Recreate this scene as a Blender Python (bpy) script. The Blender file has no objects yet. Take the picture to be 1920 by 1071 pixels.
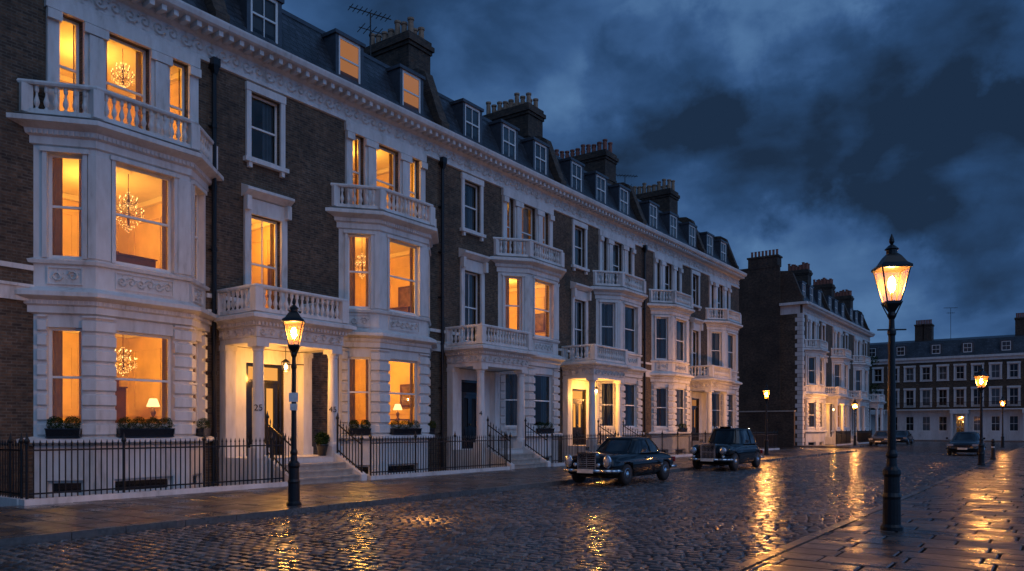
import bpy, math, random, bmesh
import numpy as np
from mathutils import Vector, Matrix
random.seed(7)
SC=bpy.context.scene; COL=SC.collection; PI=math.pi
# ------------------------------------------------------------------ materials
def newmat(name):
    m=bpy.data.materials.new(name); m.use_nodes=True
    nt=m.node_tree; b=nt.nodes['Principled BSDF']; return m,nt,b
def L(nt,a,b): nt.links.new(a,b)
def ramp(nt,src,stops):
    r=nt.nodes.new('ShaderNodeValToRGB'); e=r.color_ramp.elements
    while len(e)<len(stops): e.new(.5)
    for i,(p,c) in enumerate(stops):
        e[i].position=p; e[i].color=(c[0],c[1],c[2],1) if hasattr(c,'__len__') else (c,c,c,1)
    L(nt,src,r.inputs['Fac']); return r.outputs['Color']
def noise(nt,scale,detail=4,vec=None,rough=.55,stretch=None,kind='Object'):
    tc=nt.nodes.new('ShaderNodeTexCoord'); src=tc.outputs[kind] if vec is None else vec
    if stretch:
        mp=nt.nodes.new('ShaderNodeMapping'); mp.inputs['Scale'].default_value=stretch
        L(nt,src,mp.inputs['Vector']); src=mp.outputs['Vector']
    n=nt.nodes.new('ShaderNodeTexNoise'); n.inputs['Scale'].default_value=scale
    n.inputs['Detail'].default_value=detail; n.inputs['Roughness'].default_value=rough
    L(nt,src,n.inputs['Vector']); return n.outputs['Fac']
def bump(nt,b,h,strength,dist=.02):
    n=nt.nodes.new('ShaderNodeBump'); n.inputs['Strength'].default_value=strength
    n.inputs['Distance'].default_value=dist; L(nt,h,n.inputs['Height']); L(nt,n.outputs['Normal'],b.inputs['Normal'])
def math_(nt,op,a,b=None,clamp=False):
    n=nt.nodes.new('ShaderNodeMath'); n.operation=op; n.use_clamp=clamp
    for i,v in enumerate((a,b)):
        if v is None: continue
        if isinstance(v,(int,float)): n.inputs[i].default_value=v
        else: L(nt,v,n.inputs[i])
    return n.outputs[0]
def mixc(nt,fac,a,b,mode='MIX'):
    n=nt.nodes.new('ShaderNodeMix'); n.data_type='RGBA'; n.blend_type=mode
    for sock,v in ((n.inputs[0],fac),(n.inputs[6],a),(n.inputs[7],b)):
        if isinstance(v,(int,float)): sock.default_value=v
        elif isinstance(v,tuple): sock.default_value=(*v,1)
        else: L(nt,v,sock)
    return n.outputs[2]
def simple(name,col,rough=.5,metal=0,var=.25,scale=6,bmp=0,spec=.5):
    m,nt,b=newmat(name)
    f=noise(nt,scale,4)
    c=ramp(nt,f,[(.25,tuple(x*(1-var) for x in col)),(.75,tuple(min(1,x*(1+var)) for x in col))])
    L(nt,c,b.inputs['Base Color']); b.inputs['Roughness'].default_value=rough; b.inputs['Metallic'].default_value=metal
    b.inputs['Specular IOR Level'].default_value=spec
    if bmp: bump(nt,b,noise(nt,scale*8,3),bmp)
    return m
def emis(name,col,st):
    m,nt,b=newmat(name); nt.nodes.remove(b)
    e=nt.nodes.new('ShaderNodeEmission'); e.inputs[0].default_value=(*col,1); e.inputs[1].default_value=st
    L(nt,e.outputs[0],nt.nodes['Material Output'].inputs[0]); return m
def brickmat(name,c1,c2,mortar,bw=.225,rh=.075,ms=.008,rough=.8,bs=.6,lo=.5,hi=1.3):
    m,nt,b=newmat(name)
    tc=nt.nodes.new('ShaderNodeTexCoord'); sp=nt.nodes.new('ShaderNodeSeparateXYZ'); L(nt,tc.outputs['Object'],sp.inputs[0])
    cb=nt.nodes.new('ShaderNodeCombineXYZ'); L(nt,math_(nt,'ADD',sp.outputs[0],sp.outputs[1]),cb.inputs[0]); L(nt,sp.outputs[2],cb.inputs[1])
    t=nt.nodes.new('ShaderNodeTexBrick'); L(nt,cb.outputs[0],t.inputs['Vector'])
    t.inputs['Scale'].default_value=1; t.inputs['Brick Width'].default_value=bw; t.inputs['Row Height'].default_value=rh
    t.inputs['Mortar Size'].default_value=ms; t.inputs['Color1'].default_value=(*c1,1); t.inputs['Color2'].default_value=(*c2,1)
    t.inputs['Mortar'].default_value=(*mortar,1); t.inputs['Bias'].default_value=-.1
    g=ramp(nt,noise(nt,.7,6,rough=.65),[(.3,lo),(.7,hi)])
    g2=ramp(nt,noise(nt,6,3,vec=cb.outputs[0]),[(.3,.6),(.7,1.4)])
    c=mixc(nt,1.0,t.outputs['Color'],g,'MULTIPLY'); c=mixc(nt,1.0,c,g2,'MULTIPLY')
    L(nt,c,b.inputs['Base Color']); b.inputs['Roughness'].default_value=rough
    inv=math_(nt,'SUBTRACT',1,t.outputs['Fac']); hh=math_(nt,'ADD',inv,math_(nt,'MULTIPLY',noise(nt,40,3),.5))
    bump(nt,b,hh,bs,.012); return m
M={}
M['brick']=brickmat('sooty_brick',(.135,.080,.045),(.040,.027,.020),(.12,.10,.075),ms=.012,bs=1)
M['brick2']=brickmat('sooty_brick_dark',(.095,.058,.036),(.036,.026,.021),(.07,.06,.048),ms=.011,bs=.9)
M['slate']=brickmat('roof_slate',(.055,.064,.078),(.026,.031,.04),(.010,.011,.013),bw=.3,rh=.2,ms=.014,rough=.34,bs=1)
m,nt,b=newmat('white_stucco')
f=noise(nt,1.1,6,stretch=(1,1,.22),rough=.62); f2=noise(nt,8,5,stretch=(1,1,.25))
g=math_(nt,'ADD',math_(nt,'MULTIPLY',f,.65),math_(nt,'MULTIPLY',f2,.35))
c=ramp(nt,g,[(.32,(.34,.33,.30)),(.44,(.58,.57,.55)),(.62,(.72,.72,.71))])
L(nt,c,b.inputs['Base Color']); b.inputs['Roughness'].default_value=.5; bump(nt,b,noise(nt,38,4),.2,.012); M['stucco']=m
M['wood']=simple('white_paint',(.76,.76,.74),.35,var=.06)
M['iron']=simple('black_iron',(.010,.011,.013),.35,.3,var=.3,scale=20,bmp=.1)
M['lead']=simple('lead_sheet',(.06,.07,.085),.4,.2,bmp=.1)
M['step']=simple('worn_step_stone',(.36,.33,.29),.35,scale=5,bmp=.2)
M['black']=simple('black_gloss_paint',(.012,.012,.014),.15)
M['dark']=simple('dark_interior',(.02,.022,.026),.9)  # dark sheet colour standing in for the unlit rooms behind panes
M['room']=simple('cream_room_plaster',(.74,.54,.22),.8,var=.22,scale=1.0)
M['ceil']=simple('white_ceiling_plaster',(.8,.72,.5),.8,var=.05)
def clothmat(name,col,trans):
    m,nt,b=newmat(name); tl=nt.nodes.new('ShaderNodeBsdfTranslucent'); tl.inputs[0].default_value=(*col,1); mx=nt.nodes.new('ShaderNodeMixShader'); mx.inputs[0].default_value=trans
    L(nt,ramp(nt,noise(nt,5,3),[(.3,tuple(x*.8 for x in col)),(.7,col)]),b.inputs['Base Color']); b.inputs['Roughness'].default_value=.9
    L(nt,b.outputs[0],mx.inputs[1]); L(nt,tl.outputs[0],mx.inputs[2]); L(nt,mx.outputs[0],nt.nodes['Material Output'].inputs[0]); return m
M['curtain']=clothmat('linen_curtain',(.26,.17,.09),.18)
M['net']=clothmat('pale_net_curtain',(.22,.25,.26),.3)
M['gilt']=simple('gilt_frame',(.25,.13,.04),.35,.6)
M['picture']=simple('dim_picture',(.16,.09,.04),.6,var=.7,scale=5)
M['walnut']=simple('walnut_wood',(.10,.04,.015),.35,scale=4)
M['pot']=simple('clay_chimney_pot',(.30,.20,.13),.7,bmp=.2)
M['potred']=simple('red_chimney_pot',(.25,.09,.06),.7,bmp=.2)
M['leaf']=simple('clipped_leaf',(.018,.038,.012),.8,var=.6,scale=18,spec=.05)
M['bark']=simple('bark',(.05,.04,.03),.8,bmp=.3)
M['chrome']=simple('chrome',(.66,.67,.69),.1,1.0,var=.05)
M['paint']=simple('black_car_paint',(.002,.0025,.003),.04,var=.1,spec=.5)
M['paintblue']=simple('dark_blue_car_paint',(.008,.012,.02),.08,var=.1,spec=.6)
M['paintgrey']=simple('grey_car_paint',(.05,.055,.065),.15,.4,var=.1)
M['rubber']=simple('tyre_rubber',(.015,.015,.015),.7)
M['lens']=simple('headlamp_lens',(.5,.52,.55),.08,.5,var=.05)
M['redlens']=simple('red_lens',(.3,.01,.01),.2)
M['plate']=simple('number_plate',(.6,.6,.55),.4)
M['digit']=simple('dark_digit_paint',(.010,.010,.012),.6,spec=.1)
M['sign']=simple('white_sign',(.6,.62,.62),.4)
M['mantle']=emis('gas_mantle',(1,.42,.10),1500)
M['mantle2']=emis('bright_gas_mantle',(1,.42,.10),5000)
M['bead']=emis('chandelier_bead',(1,.56,.18),6)
M['shade']=emis('lamp_shade_glow',(1,.55,.2),2.6)
M['lantern']=emis('porch_lantern_glow',(1,.6,.25),30)
M['warmglow']=emis('warm_room_glow',(1,.42,.09),.95)  # emission stands in for room light behind windows and door glazing
M['warmdim']=emis('dim_room_glow',(1,.38,.11),.35)  # same painted room glow, weaker
m,nt,b=newmat('window_glass'); nt.nodes.remove(b)
tr=nt.nodes.new('ShaderNodeBsdfTransparent'); gl=nt.nodes.new('ShaderNodeBsdfGlossy'); gl.inputs['Roughness'].default_value=.03
tr.inputs[0].default_value=(.93,.95,.95,1)
lw=nt.nodes.new('ShaderNodeFresnel'); lw.inputs['IOR'].default_value=1.6; mx=nt.nodes.new('ShaderNodeMixShader')
bn=nt.nodes.new('ShaderNodeBump'); bn.inputs['Strength'].default_value=.2; bn.inputs['Distance'].default_value=.02
L(nt,noise(nt,1.5,1),bn.inputs['Height']); L(nt,bn.outputs[0],gl.inputs['Normal'])
L(nt,lw.outputs[0],mx.inputs[0]); L(nt,tr.outputs[0],mx.inputs[1]); L(nt,gl.outputs[0],mx.inputs[2]); L(nt,mx.outputs[0],nt.nodes['Material Output'].inputs[0]); M['glass']=m
m,nt,b=newmat('lantern_glass'); nt.nodes.remove(b)
tr=nt.nodes.new('ShaderNodeBsdfTransparent'); tl=nt.nodes.new('ShaderNodeBsdfTranslucent'); tl.inputs[0].default_value=(.9,.5,.18,1); tr.inputs[0].default_value=(1,.95,.88,1)
mx=nt.nodes.new('ShaderNodeMixShader'); mx.inputs[0].default_value=.022
L(nt,tr.outputs[0],mx.inputs[1]); L(nt,tl.outputs[0],mx.inputs[2]); L(nt,mx.outputs[0],nt.nodes['Material Output'].inputs[0]); M['lglass']=m
M['carglass']=simple('car_glass',(.004,.005,.006),.03,spec=.7)
def wet(name,lo,hi,r0,r1,rs,fine=60,bs=.25,bd=.004,wave=0,spec=.75):
    m,nt,b=newmat(name)
    ge=nt.nodes.new('ShaderNodeNewGeometry')
    c=ramp(nt,ge.outputs['Random Per Island'],[(0,lo),(.8,tuple((x+y)/2 for x,y in zip(lo,hi))),(1,hi)])
    g=ramp(nt,noise(nt,14,5),[(.3,.6),(.7,1.3)])
    L(nt,mixc(nt,1.0,c,g,'MULTIPLY'),b.inputs['Base Color'])
    r=ramp(nt,noise(nt,rs,5,rough=.65),[(.38,r0),(.62,r1)])
    rr=math_(nt,'ADD',r,math_(nt,'MULTIPLY',ge.outputs['Random Per Island'],.10)); L(nt,rr,b.inputs['Roughness'])
    b.inputs['Specular IOR Level'].default_value=spec
    h=noise(nt,fine,5)
    if wave: h=math_(nt,'ADD',h,math_(nt,'MULTIPLY',noise(nt,5,3),wave))
    bump(nt,b,h,bs,bd); return m
M['sett']=wet('wet_granite_sett',(.030,.028,.029),(.16,.145,.135),.13,.27,.9,fine=35,bs=.3,bd=.005,spec=1.0)
M['flag']=wet('wet_york_flagstone',(.040,.037,.037),(.125,.11,.10),.12,.46,1.1,fine=22,bs=.5,bd=.006,wave=1.2)
M['kerb']=wet('wet_granite_kerb',(.08,.075,.07),(.15,.14,.13),.15,.35,1.2)
M['groundm']=simple('dark_wet_ground',(.006,.006,.006),.6,bmp=.3,spec=.1)
m=brickmat('distant_setts',(.09,.08,.075),(.045,.04,.038),(.01,.01,.01),bw=.22,rh=.13,ms=.02,rough=.2,bs=.6)
nt=m.node_tree
for n in list(nt.nodes):
    if n.type=='TEX_BRICK':
        tc=nt.nodes.new('ShaderNodeTexCoord'); L(nt,tc.outputs['Object'],n.inputs['Vector'])
M['farsett']=m
# ------------------------------------------------------------------ mesh helpers
def PF(F,a,n,z): return (F[0]+a*F[2]+n*F[3], F[1]+a*F[3]-n*F[2], z)
class MB:
    def __init__(s): s.v=[]; s.f=[]
    def add(s,vs,fs):
        n=len(s.v); s.v.extend(vs); s.f.extend([tuple(i+n for i in f) for f in fs]); return s
    def box8(s,p): return s.add(p,[(0,3,2,1),(4,5,6,7),(0,1,5,4),(1,2,6,5),(2,3,7,6),(3,0,4,7)])
    def box(s,x0,x1,y0,y1,z0,z1):
        return s.box8([(x0,y0,z0),(x1,y0,z0),(x1,y1,z0),(x0,y1,z0),(x0,y0,z1),(x1,y0,z1),(x1,y1,z1),(x0,y1,z1)])
    def fbox(s,F,a0,a1,n0,n1,z0,z1):
        return s.box8([PF(F,a0,n1,z0),PF(F,a1,n1,z0),PF(F,a1,n0,z0),PF(F,a0,n0,z0),PF(F,a0,n1,z1),PF(F,a1,n1,z1),PF(F,a1,n0,z1),PF(F,a0,n0,z1)])
    def lathe(s,cx,cy,prof,seg=12,rot=0,sx=1,sy=1,z=0):
        vs=[];fs=[]
        for r,h in prof:
            for k in range(seg):
                a=rot+2*PI*k/seg; vs.append((cx+r*sx*math.cos(a),cy+r*sy*math.sin(a),z+h))
        for i in range(len(prof)-1):
            for k in range(seg):
                k2=(k+1)%seg; fs.append((i*seg+k,i*seg+k2,(i+1)*seg+k2,(i+1)*seg+k))
        fs.append(tuple(range(seg-1,-1,-1))); fs.append(tuple((len(prof)-1)*seg+k for k in range(seg)))
        return s.add(vs,fs)
    def tube(s,p0,p1,r,seg=6,r2=None):
        p0=Vector(p0);p1=Vector(p1); d=(p1-p0).normalized()
        up=Vector((0,0,1)) if abs(d.z)<.9 else Vector((1,0,0)); a=d.cross(up).normalized(); b=d.cross(a)
        r2=r if r2 is None else r2; vs=[]
        for p,rr in ((p0,r),(p1,r2)):
            for k in range(seg):
                t=2*PI*k/seg+PI/seg; vs.append(tuple(p+a*rr*math.cos(t)+b*rr*math.sin(t)))
        fs=[(k,(k+1)%seg,seg+(k+1)%seg,seg+k) for k in range(seg)]+[tuple(range(seg-1,-1,-1)),tuple(range(seg,2*seg))]
        return s.add(vs,fs)
    def build(s,name,mat,parent=None,smooth=False,loc=None):
        me=bpy.data.meshes.new(name); me.from_pydata(s.v,[],s.f); me.update()
        o=bpy.data.objects.new(name,me); COL.objects.link(o); me.materials.append(mat)
        if smooth: me.polygons.foreach_set('use_smooth',[True]*len(me.polygons))
        if parent: o.parent=parent
        if loc: o.location=loc
        return o
def empty(name,label,cat,loc=(0,0,0),rz=0,group=None):
    o=bpy.data.objects.new(name,None); COL.objects.link(o); o.location=loc; o.rotation_euler=(0,0,rz)
    o['label']=label; o['category']=cat
    if group: o['group']=group
    return o
def struct(o): o['kind']='structure'; return o
def copytree(o,loc,label,parent=None,rz=None):
    c=o.copy(); COL.objects.link(c)
    if parent: c.parent=parent
    else:
        c.location=loc; c['label']=label
        if rz is not None: c.rotation_euler=(0,0,rz)
    for ch in list(o.children): copytree(ch,None,None,c)
    return c
def offp(pts,o,ends):
    n=len(pts)-1; segs=[]
    for i in range(n):
        dx=pts[i+1][0]-pts[i][0]; dy=pts[i+1][1]-pts[i][1]; l=math.hypot(dx,dy); dx/=l; dy/=l
        segs.append(((pts[i][0]+o*dy,pts[i][1]-o*dx),(dx,dy)))
    def wallhit(sg,y):
        (px,py),(dx,dy)=sg
        if abs(dy)<1e-6: return None
        t=(y-py)/dy; return (px+t*dx,y)
    out=[]
    for i in range(n+1):
        if i==0:
            q=wallhit(segs[0],pts[0][1]) if ends=='wall' else None
            out.append(q or segs[0][0])
        elif i==n:
            q=wallhit(segs[-1],pts[-1][1]) if ends=='wall' else None
            if not q:
                dx,dy=segs[-1][1]; q=(pts[-1][0]+o*dy,pts[-1][1]-o*dx)
            out.append(q)
        else:
            (ax,ay),(ux,uy)=segs[i-1];(bx,by),(vx,vy)=segs[i]
            den=ux*vy-uy*vx
            if abs(den)<1e-6: out.append((bx,by))
            else:
                t=((bx-ax)*vy-(by-ay)*vx)/den; out.append((ax+t*ux,ay+t*uy))
    return out
def mould(mb,pts,prof,ends='wall',closed=False):
    rows=[[(p[0],p[1],z) for p in offp(pts,o,ends)] for o,z in prof]
    m=len(pts); vs=[p for r in rows for p in r]; fs=[]; k=len(rows)
    for i in range(k if closed else k-1):
        j=(i+1)%k
        for a in range(m-1): fs.append((i*m+a,i*m+a+1,j*m+a+1,j*m+a))
    fs.append(tuple(i*m for i in range(k))); fs.append(tuple(i*m+m-1 for i in reversed(range(k))))
    mb.add(vs,fs)
def frames(pts):
    out=[]
    for i in range(len(pts)-1):
        dx=pts[i+1][0]-pts[i][0]; dy=pts[i+1][1]-pts[i][1]; l=math.hypot(dx,dy)
        out.append(((pts[i][0],pts[i][1],dx/l,dy/l),l))
    return out
def wallh(mb,F,a0,a1,z0,z1,holes,depth=.25,n=0):
    xs=sorted(set([a0,a1]+[h[0] for h in holes]+[h[1] for h in holes])); zs=sorted(set([z0,z1]+[h[2] for h in holes]+[h[3] for h in holes]))
    for i in range(len(xs)-1):
        for j in range(len(zs)-1):
            cx=(xs[i]+xs[i+1])/2; cz=(zs[j]+zs[j+1])/2
            if any(h[0]<cx<h[1] and h[2]<cz<h[3] for h in holes): continue
            mb.add([PF(F,xs[i],n,zs[j]),PF(F,xs[i+1],n,zs[j]),PF(F,xs[i+1],n,zs[j+1]),PF(F,xs[i],n,zs[j+1])],[(0,1,2,3)])
    for (a,b,c,d) in holes:
        q=[(a,c),(b,c),(b,d),(a,d)]
        for k in range(4):
            p,r=q[k],q[(k+1)%4]
            mb.add([PF(F,p[0],n,p[1]),PF(F,r[0],n,r[1]),PF(F,r[0],n-depth,r[1]),PF(F,p[0],n-depth,p[1])],[(0,1,2,3)])
def scroll(mb,F,a,z,r,n0,flip=1,up=1):
    prev=None
    for k in range(13):
        t=k/12; rr=r*(1-.82*t); an=PI*.9-t*PI*2.6
        for_w=.035*(1-.4*t)*r/.2
        ca,sa=math.cos(an)*flip,math.sin(an)*up
        cur=(PF(F,a+(rr-for_w)*ca,n0,z+(rr-for_w)*sa),PF(F,a+rr*ca,n0+.06,z+rr*sa),PF(F,a+(rr+for_w)*ca,n0,z+(rr+for_w)*sa))
        if prev: mb.add([*prev,*cur],[(0,1,4,3),(1,2,5,4)])
        prev=cur
    for an in (.4,1.3,2.2,3.6,4.6):
        c=math.cos(an)*flip; s=math.sin(an)*up; px,pz=a+r*1.05*c,z+r*1.05*s; tx,tz=-s*r*.22,c*r*.22
        mb.add([PF(F,px-tx,n0,pz-tz),PF(F,px+c*r*.25,n0+.05,pz+s*r*.2),PF(F,px+tx,n0,pz+tz),PF(F,px-c*r*.3,n0+.02,pz-s*r*.3)],[(0,1,2),(0,2,3)])
BAL=[(.055,0),(.055,.05),(.03,.08),(.03,.12),(.062,.26),(.068,.34),(.05,.46),(.028,.60),(.028,.72),(.045,.76),(.05,.8),(.05,1)]
def balustrade(parent,pts,z0,h,o,name='balustrade',seg=8,extra=()):
    mb=MB(); P=offp(pts,o,'wall')
    mould(mb,P,[(-.08,z0),(.08,z0),(.08,z0+.1),(-.08,z0+.1)],closed=True)
    mould(mb,P,[(-.10,z0+h-.1),(.10,z0+h-.1),(.12,z0+h-.05),(.10,z0+h),(-.10,z0+h),(-.12,z0+h-.05)],closed=True)
    for x,y in P: mb.box(x-.13,x+.13,y-.13,y+.13,z0+.003,z0+h-.104)
    for F,l in frames(P):
        n=max(1,int((l-.3)/.19)); 
        for k in range(n):
            a=.15+(l-.3)*(k+.5)/n; x,y,_=PF(F,a,0,0)
            mb.lathe(x,y,[(r,z0+.1+t*(h-.2)) for r,t in BAL],seg)
    return mb.build(name,M['stucco'],parent)
def sash(parent,F,a0,a1,z0,z1,inset=.14,back=None,curt=None,bars=1,name='window',rail=True,fmat=None):
    mb=MB(); w=.07; n1=-inset; n0=-inset-.05
    mb.fbox(F,a0,a0+w,n0,n1,z0,z1); mb.fbox(F,a1-w,a1,n0,n1,z0,z1)
    mb.fbox(F,a0+w,a1-w,n0,n1,z0,z0+w*1.3); mb.fbox(F,a0+w,a1-w,n0,n1,z1-w,z1)
    if rail: zm=z0+(z1-z0)*.5; mb.fbox(F,a0+w,a1-w,n0-.01,n1+.012,zm-.028,zm+.028)
    for k in range(1,bars):
        a=a0+(a1-a0)*k/bars; mb.fbox(F,a-.015,a+.015,n0+.01,n1-.01,z0+w,z1-w)
    fr=mb.build(name,fmat or M['wood'],parent)
    g=MB(); g.add([PF(F,a0+.03,n0+.025,z0+.03),PF(F,a1-.03,n0+.025,z0+.03),PF(F,a1-.03,n0+.025,z1-.03),PF(F,a0+.03,n0+.025,z1-.03)],[(0,1,2,3)])
    g.build('pane',M['glass'],fr)
    if back:
        g=MB(); g.add([PF(F,a0,n0-.06,z0),PF(F,a1,n0-.06,z0),PF(F,a1,n0-.06,z1),PF(F,a0,n0-.06,z1)],[(0,1,2,3)]); g.build('window_backing',back,fr)  # backing sheet, dark in place of the room behind
    if curt:
        cm,fracs=curt; W=a1-a0
        if not hasattr(fracs,'__len__'): fracs=(fracs,fracs)
        for (s,e) in ((a0+.01,a0+W*fracs[0]),(a1-W*fracs[1],a1-.01)):
            if e-s<.03: continue
            g=MB(); n=max(8,int((e-s)/.02)); vs=[]
            for k in range(n+1):
                a=s+(e-s)*k/n; nn=n0-.12-.05*math.sin(a*44+1.3*math.sin(a*9))
                vs+= [PF(F,a,nn,z0),PF(F,a,nn,z1)]
            g.add(vs,[(2*k,2*k+2,2*k+3,2*k+1) for k in range(n)])
            g.build('curtain',cm,fr,smooth=True)
    return fr
def text(body,size,loc,parent,mat,name='house_number',rz=0):
    cu=bpy.data.curves.new('t','FONT'); cu.body=body; cu.size=size; cu.extrude=.004; cu.align_x='CENTER'
    o=bpy.data.objects.new('t',cu); COL.objects.link(o)
    dg=bpy.context.evaluated_depsgraph_get(); me=bpy.data.meshes.new_from_object(o.evaluated_get(dg))
    bpy.data.objects.remove(o); me.materials.clear(); me.materials.append(mat)
    r=bpy.data.objects.new(name,me); COL.objects.link(r); r.parent=parent; r.location=loc; r.rotation_euler=(PI/2,0,rz); return r
def plight(loc,power,col=(1,.47,.08),r=.12,name='room_light'):
    l=bpy.data.lights.new(name,'POINT'); l.energy=power; l.color=col; l.shadow_soft_size=r
    o=bpy.data.objects.new(name,l); COL.objects.link(o); o.location=loc; return o
def leaves(mb,cx,cy,cz,rx,ry,rz,n,size,shell=.6):
    for _ in range(n):
        while True:
            u=Vector((random.uniform(-1,1),random.uniform(-1,1),random.uniform(-1,1)))
            if shell<u.length<1: break
        p=Vector((cx+u.x*rx,cy+u.y*ry,cz+u.z*rz)); s=size*random.uniform(.6,1.3)
        a=Vector((random.gauss(0,1),random.gauss(0,1),random.gauss(0,1))).normalized(); b=a.orthogonal().normalized()
        mb.add([tuple(p-a*s),tuple(p+b*s*.5),tuple(p+a*s),tuple(p-b*s*.5)],[(0,1,2,3)])
# ------------------------------------------------------------------ house
WALLF=(0,0,1,0); PZ=.84
def terrace_house(label,X,s0,s1,bc,pc,lit=(),dorm=(),chim=None,chn=6,potm='pot',pipe=None,detail=True,H=0,numbers=(),wallmat='brick',litdorm=(),endwall=False,chlen=2.2,startwall=False,which='',pp_=170):
    T=empty('terraced_house',label,'house',(X,s0,0),PI/2,'houses of the brick and stucco terraces')
    W=s1-s0; bc=bc-s0; pc=None if pc is None else pc-s0
    bay=[(bc-2.3,0),(bc-1.25,-.87),(bc+1.25,-.87),(bc+2.3,0)]
    holes=[(bc-2.05,bc+2.05,1.2,4.72),(bc-2.05,bc+2.05,5.25,8.72)]
    tri=[(bc-1.72,bc-1.17),(bc-.58,bc+.58),(bc+1.17,bc+1.72)]
    TZ=(9.5,12.0)
    holes+=[(a,b,*TZ) for a,b in tri]
    if pc is not None: holes+=[(pc-.70,pc+.70,PZ,3.7),(pc-.56,pc+.56,5.3,8.25),(pc-.55,pc+.55,10.0,12.0)]
    mb=MB(); wallh(mb,WALLF,0,W,0,13.3,holes,.24)
    if endwall: mb.box(W-.004,W+.1,.0,11,0,13.3)
    if startwall: mb.box(-.1,.004,.0,11,0,13.3)
    mb.build('brick_wall',M[wallmat],T)
    for a,b in [(0,bc-2.32),(bc+2.32,W)]:
        if b-a<.05: continue
        for c,d in ([(a,b)] if pc is None or not(a<pc<b) else [(a,pc-.85),(pc+.85,b)]):
            if d-c<.05: continue
            mb=MB(); mb.fbox(WALLF,c,d,0,.07,4.75,5.08); mb.fbox(WALLF,c,d,0,.11,5.08,5.15); mb.build('string_course',M['stucco'],T)
            mb=MB(); mb.fbox(WALLF,c,d,0,.06,5.5,5.62); mb.build('string_course',M['stucco'],T)
    mb=MB(); run=[(.003,0),(W-.003,0)]
    mould(mb,run,[(.0,12.3),(.08,12.32),(.08,12.42),(.03,12.46),(.03,12.92),(.10,12.97),(.14,13.02),(.14,13.12),(.56,13.16),(.62,13.2),(.66,13.32),(.66,13.38),(.0,13.46)])
    n=int(W/.34)
    for k in range(n):
        a=W*(k+.5)/n; mb.fbox(WALLF,a-.07,a+.07,.14,.5,13.0,13.157)
    mb.build('cornice',M['stucco'],T)
    mb=MB(); n=int(W/.40)
    for k in range(n): scroll(mb,WALLF,W*(k+.5)/n,12.69,.19,.03,1 if k%2 else -1,1 if k%2 else -1)
    mb.build('carved_frieze',M['stucco'],T)
    mb=MB()
    for a,b in ((-2.02,-1.74),(-1.15,-.6),(.6,1.15),(1.74,2.02)):
        mb.fbox(WALLF,bc+a,bc+b,0,.09,9.34,12.0); 
        mb.fbox(WALLF,bc+a+.1,bc+b-.1,.09,.16,9.34,11.7) if b-a>.4 else None
        mb.fbox(WALLF,bc+a-.03,bc+b+.03,.09,.19,11.72,11.95)
    mb.fbox(WALLF,bc-2.06,bc+2.06,0,.12,12.003,12.297); mb.fbox(WALLF,bc-2.02,bc+2.02,0,.085,9.15,9.34)
    for a,b in tri: mb.fbox(WALLF,a-.02,b+.02,0,.1,9.342,9.497)
    mb.build('window_surround',M['stucco'],T)
    FR=frames(bay); mb=MB(); bh=[]
    for i,(F,l) in enumerate(FR):
        a0,a1=(.30,l-.28) if i==0 else ((.47,l-.47) if i==1 else (.28,l-.30)); bh.append((a0,a1))
        wallh(mb,F,0,l,0,8.9,[(a0,a1,1.74,4.16),(a0,a1,5.84,8.4)]+([(a0,a1,.02,.42)]),.2)
        for z0,z1 in ((5.84,8.4),):
            mb.fbox(F,a0-.1,a0,0,.06,z0,z1); mb.fbox(F,a1,a1+.1,0,.06,z0,z1); mb.fbox(F,a0-.14,a1+.14,0,.10,z1,z1+.11)
        mb.fbox(F,a0-.05,a1+.05,0,.07,1.66,1.738)
        mb.fbox(F,a0,a1,0,.04,5.2,5.23); mb.fbox(F,a0,a1,0,.04,5.6,5.63); mb.fbox(F,a0,a0+.03,0,.04,5.23,5.6); mb.fbox(F,a1-.03,a1,0,.04,5.23,5.6)
    for z in (1.46,4.74,5.22,8.76):
        P=offp(bay,-.01,'wall'); mb.add([(p[0],p[1],z) for p in P],[(0,1,2,3)])
    P=offp(bay,.3,'wall'); mb.add([(p[0],p[1],9.22) for p in P],[(0,1,2,3)])
    def pier(p,prof): mould(mb,p,prof,'perp')
    Fs=[f for f,_ in FR]; ls=[l for _,l in FR]
    pl=[[PF(Fs[0],.10,0,0)[:2],PF(Fs[0],bh[0][0],0,0)[:2]],
        [PF(Fs[0],bh[0][1],0,0)[:2],bay[1],PF(Fs[1],bh[1][0],0,0)[:2]],
        [PF(Fs[1],bh[1][1],0,0)[:2],bay[2],PF(Fs[2],bh[2][0],0,0)[:2]],
        [PF(Fs[2],bh[2][1],0,0)[:2],PF(Fs[2],ls[2]-.10,0,0)[:2]]]
    for p in pl:
        z=1.5
        while z<4.4:
            zt=min(z+.32,4.44); pier(p,[(0,z+.012),(.085,z+.05),(.085,zt-.04),(0,zt)]); z+=.362
    pl2=[[PF(Fs[0],bh[0][1]+.12,0,0)[:2],bay[1],PF(Fs[1],bh[1][0]-.12,0,0)[:2]],[PF(Fs[1],bh[1][1]+.12,0,0)[:2],bay[2],PF(Fs[2],bh[2][0]-.12,0,0)[:2]]]
    for p in pl2: pier(p,[(0,5.85),(.045,5.87),(.045,8.4),(0,8.42)])
    mould(mb,bay,[(0,1.26),(.16,1.32),(.24,1.35),(.24,1.44),(0,1.5)])
    mould(mb,bay,[(0,4.46),(.09,4.5),(.09,4.66),(.14,4.70),(.14,4.8),(.28,4.85),(.34,4.88),(.34,4.98),(.06,5.12),(0,5.12)])
    mould(mb,bay,[(0,5.68),(.08,5.7),(.10,5.78),(0,5.83)])
    mould(mb,bay,[(0,8.55),(.06,8.58),(.06,8.76),(.12,8.80),(.14,8.92),(.32,9.0),(.38,9.03),(.38,9.14),(.1,9.26),(0,9.27)])
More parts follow.
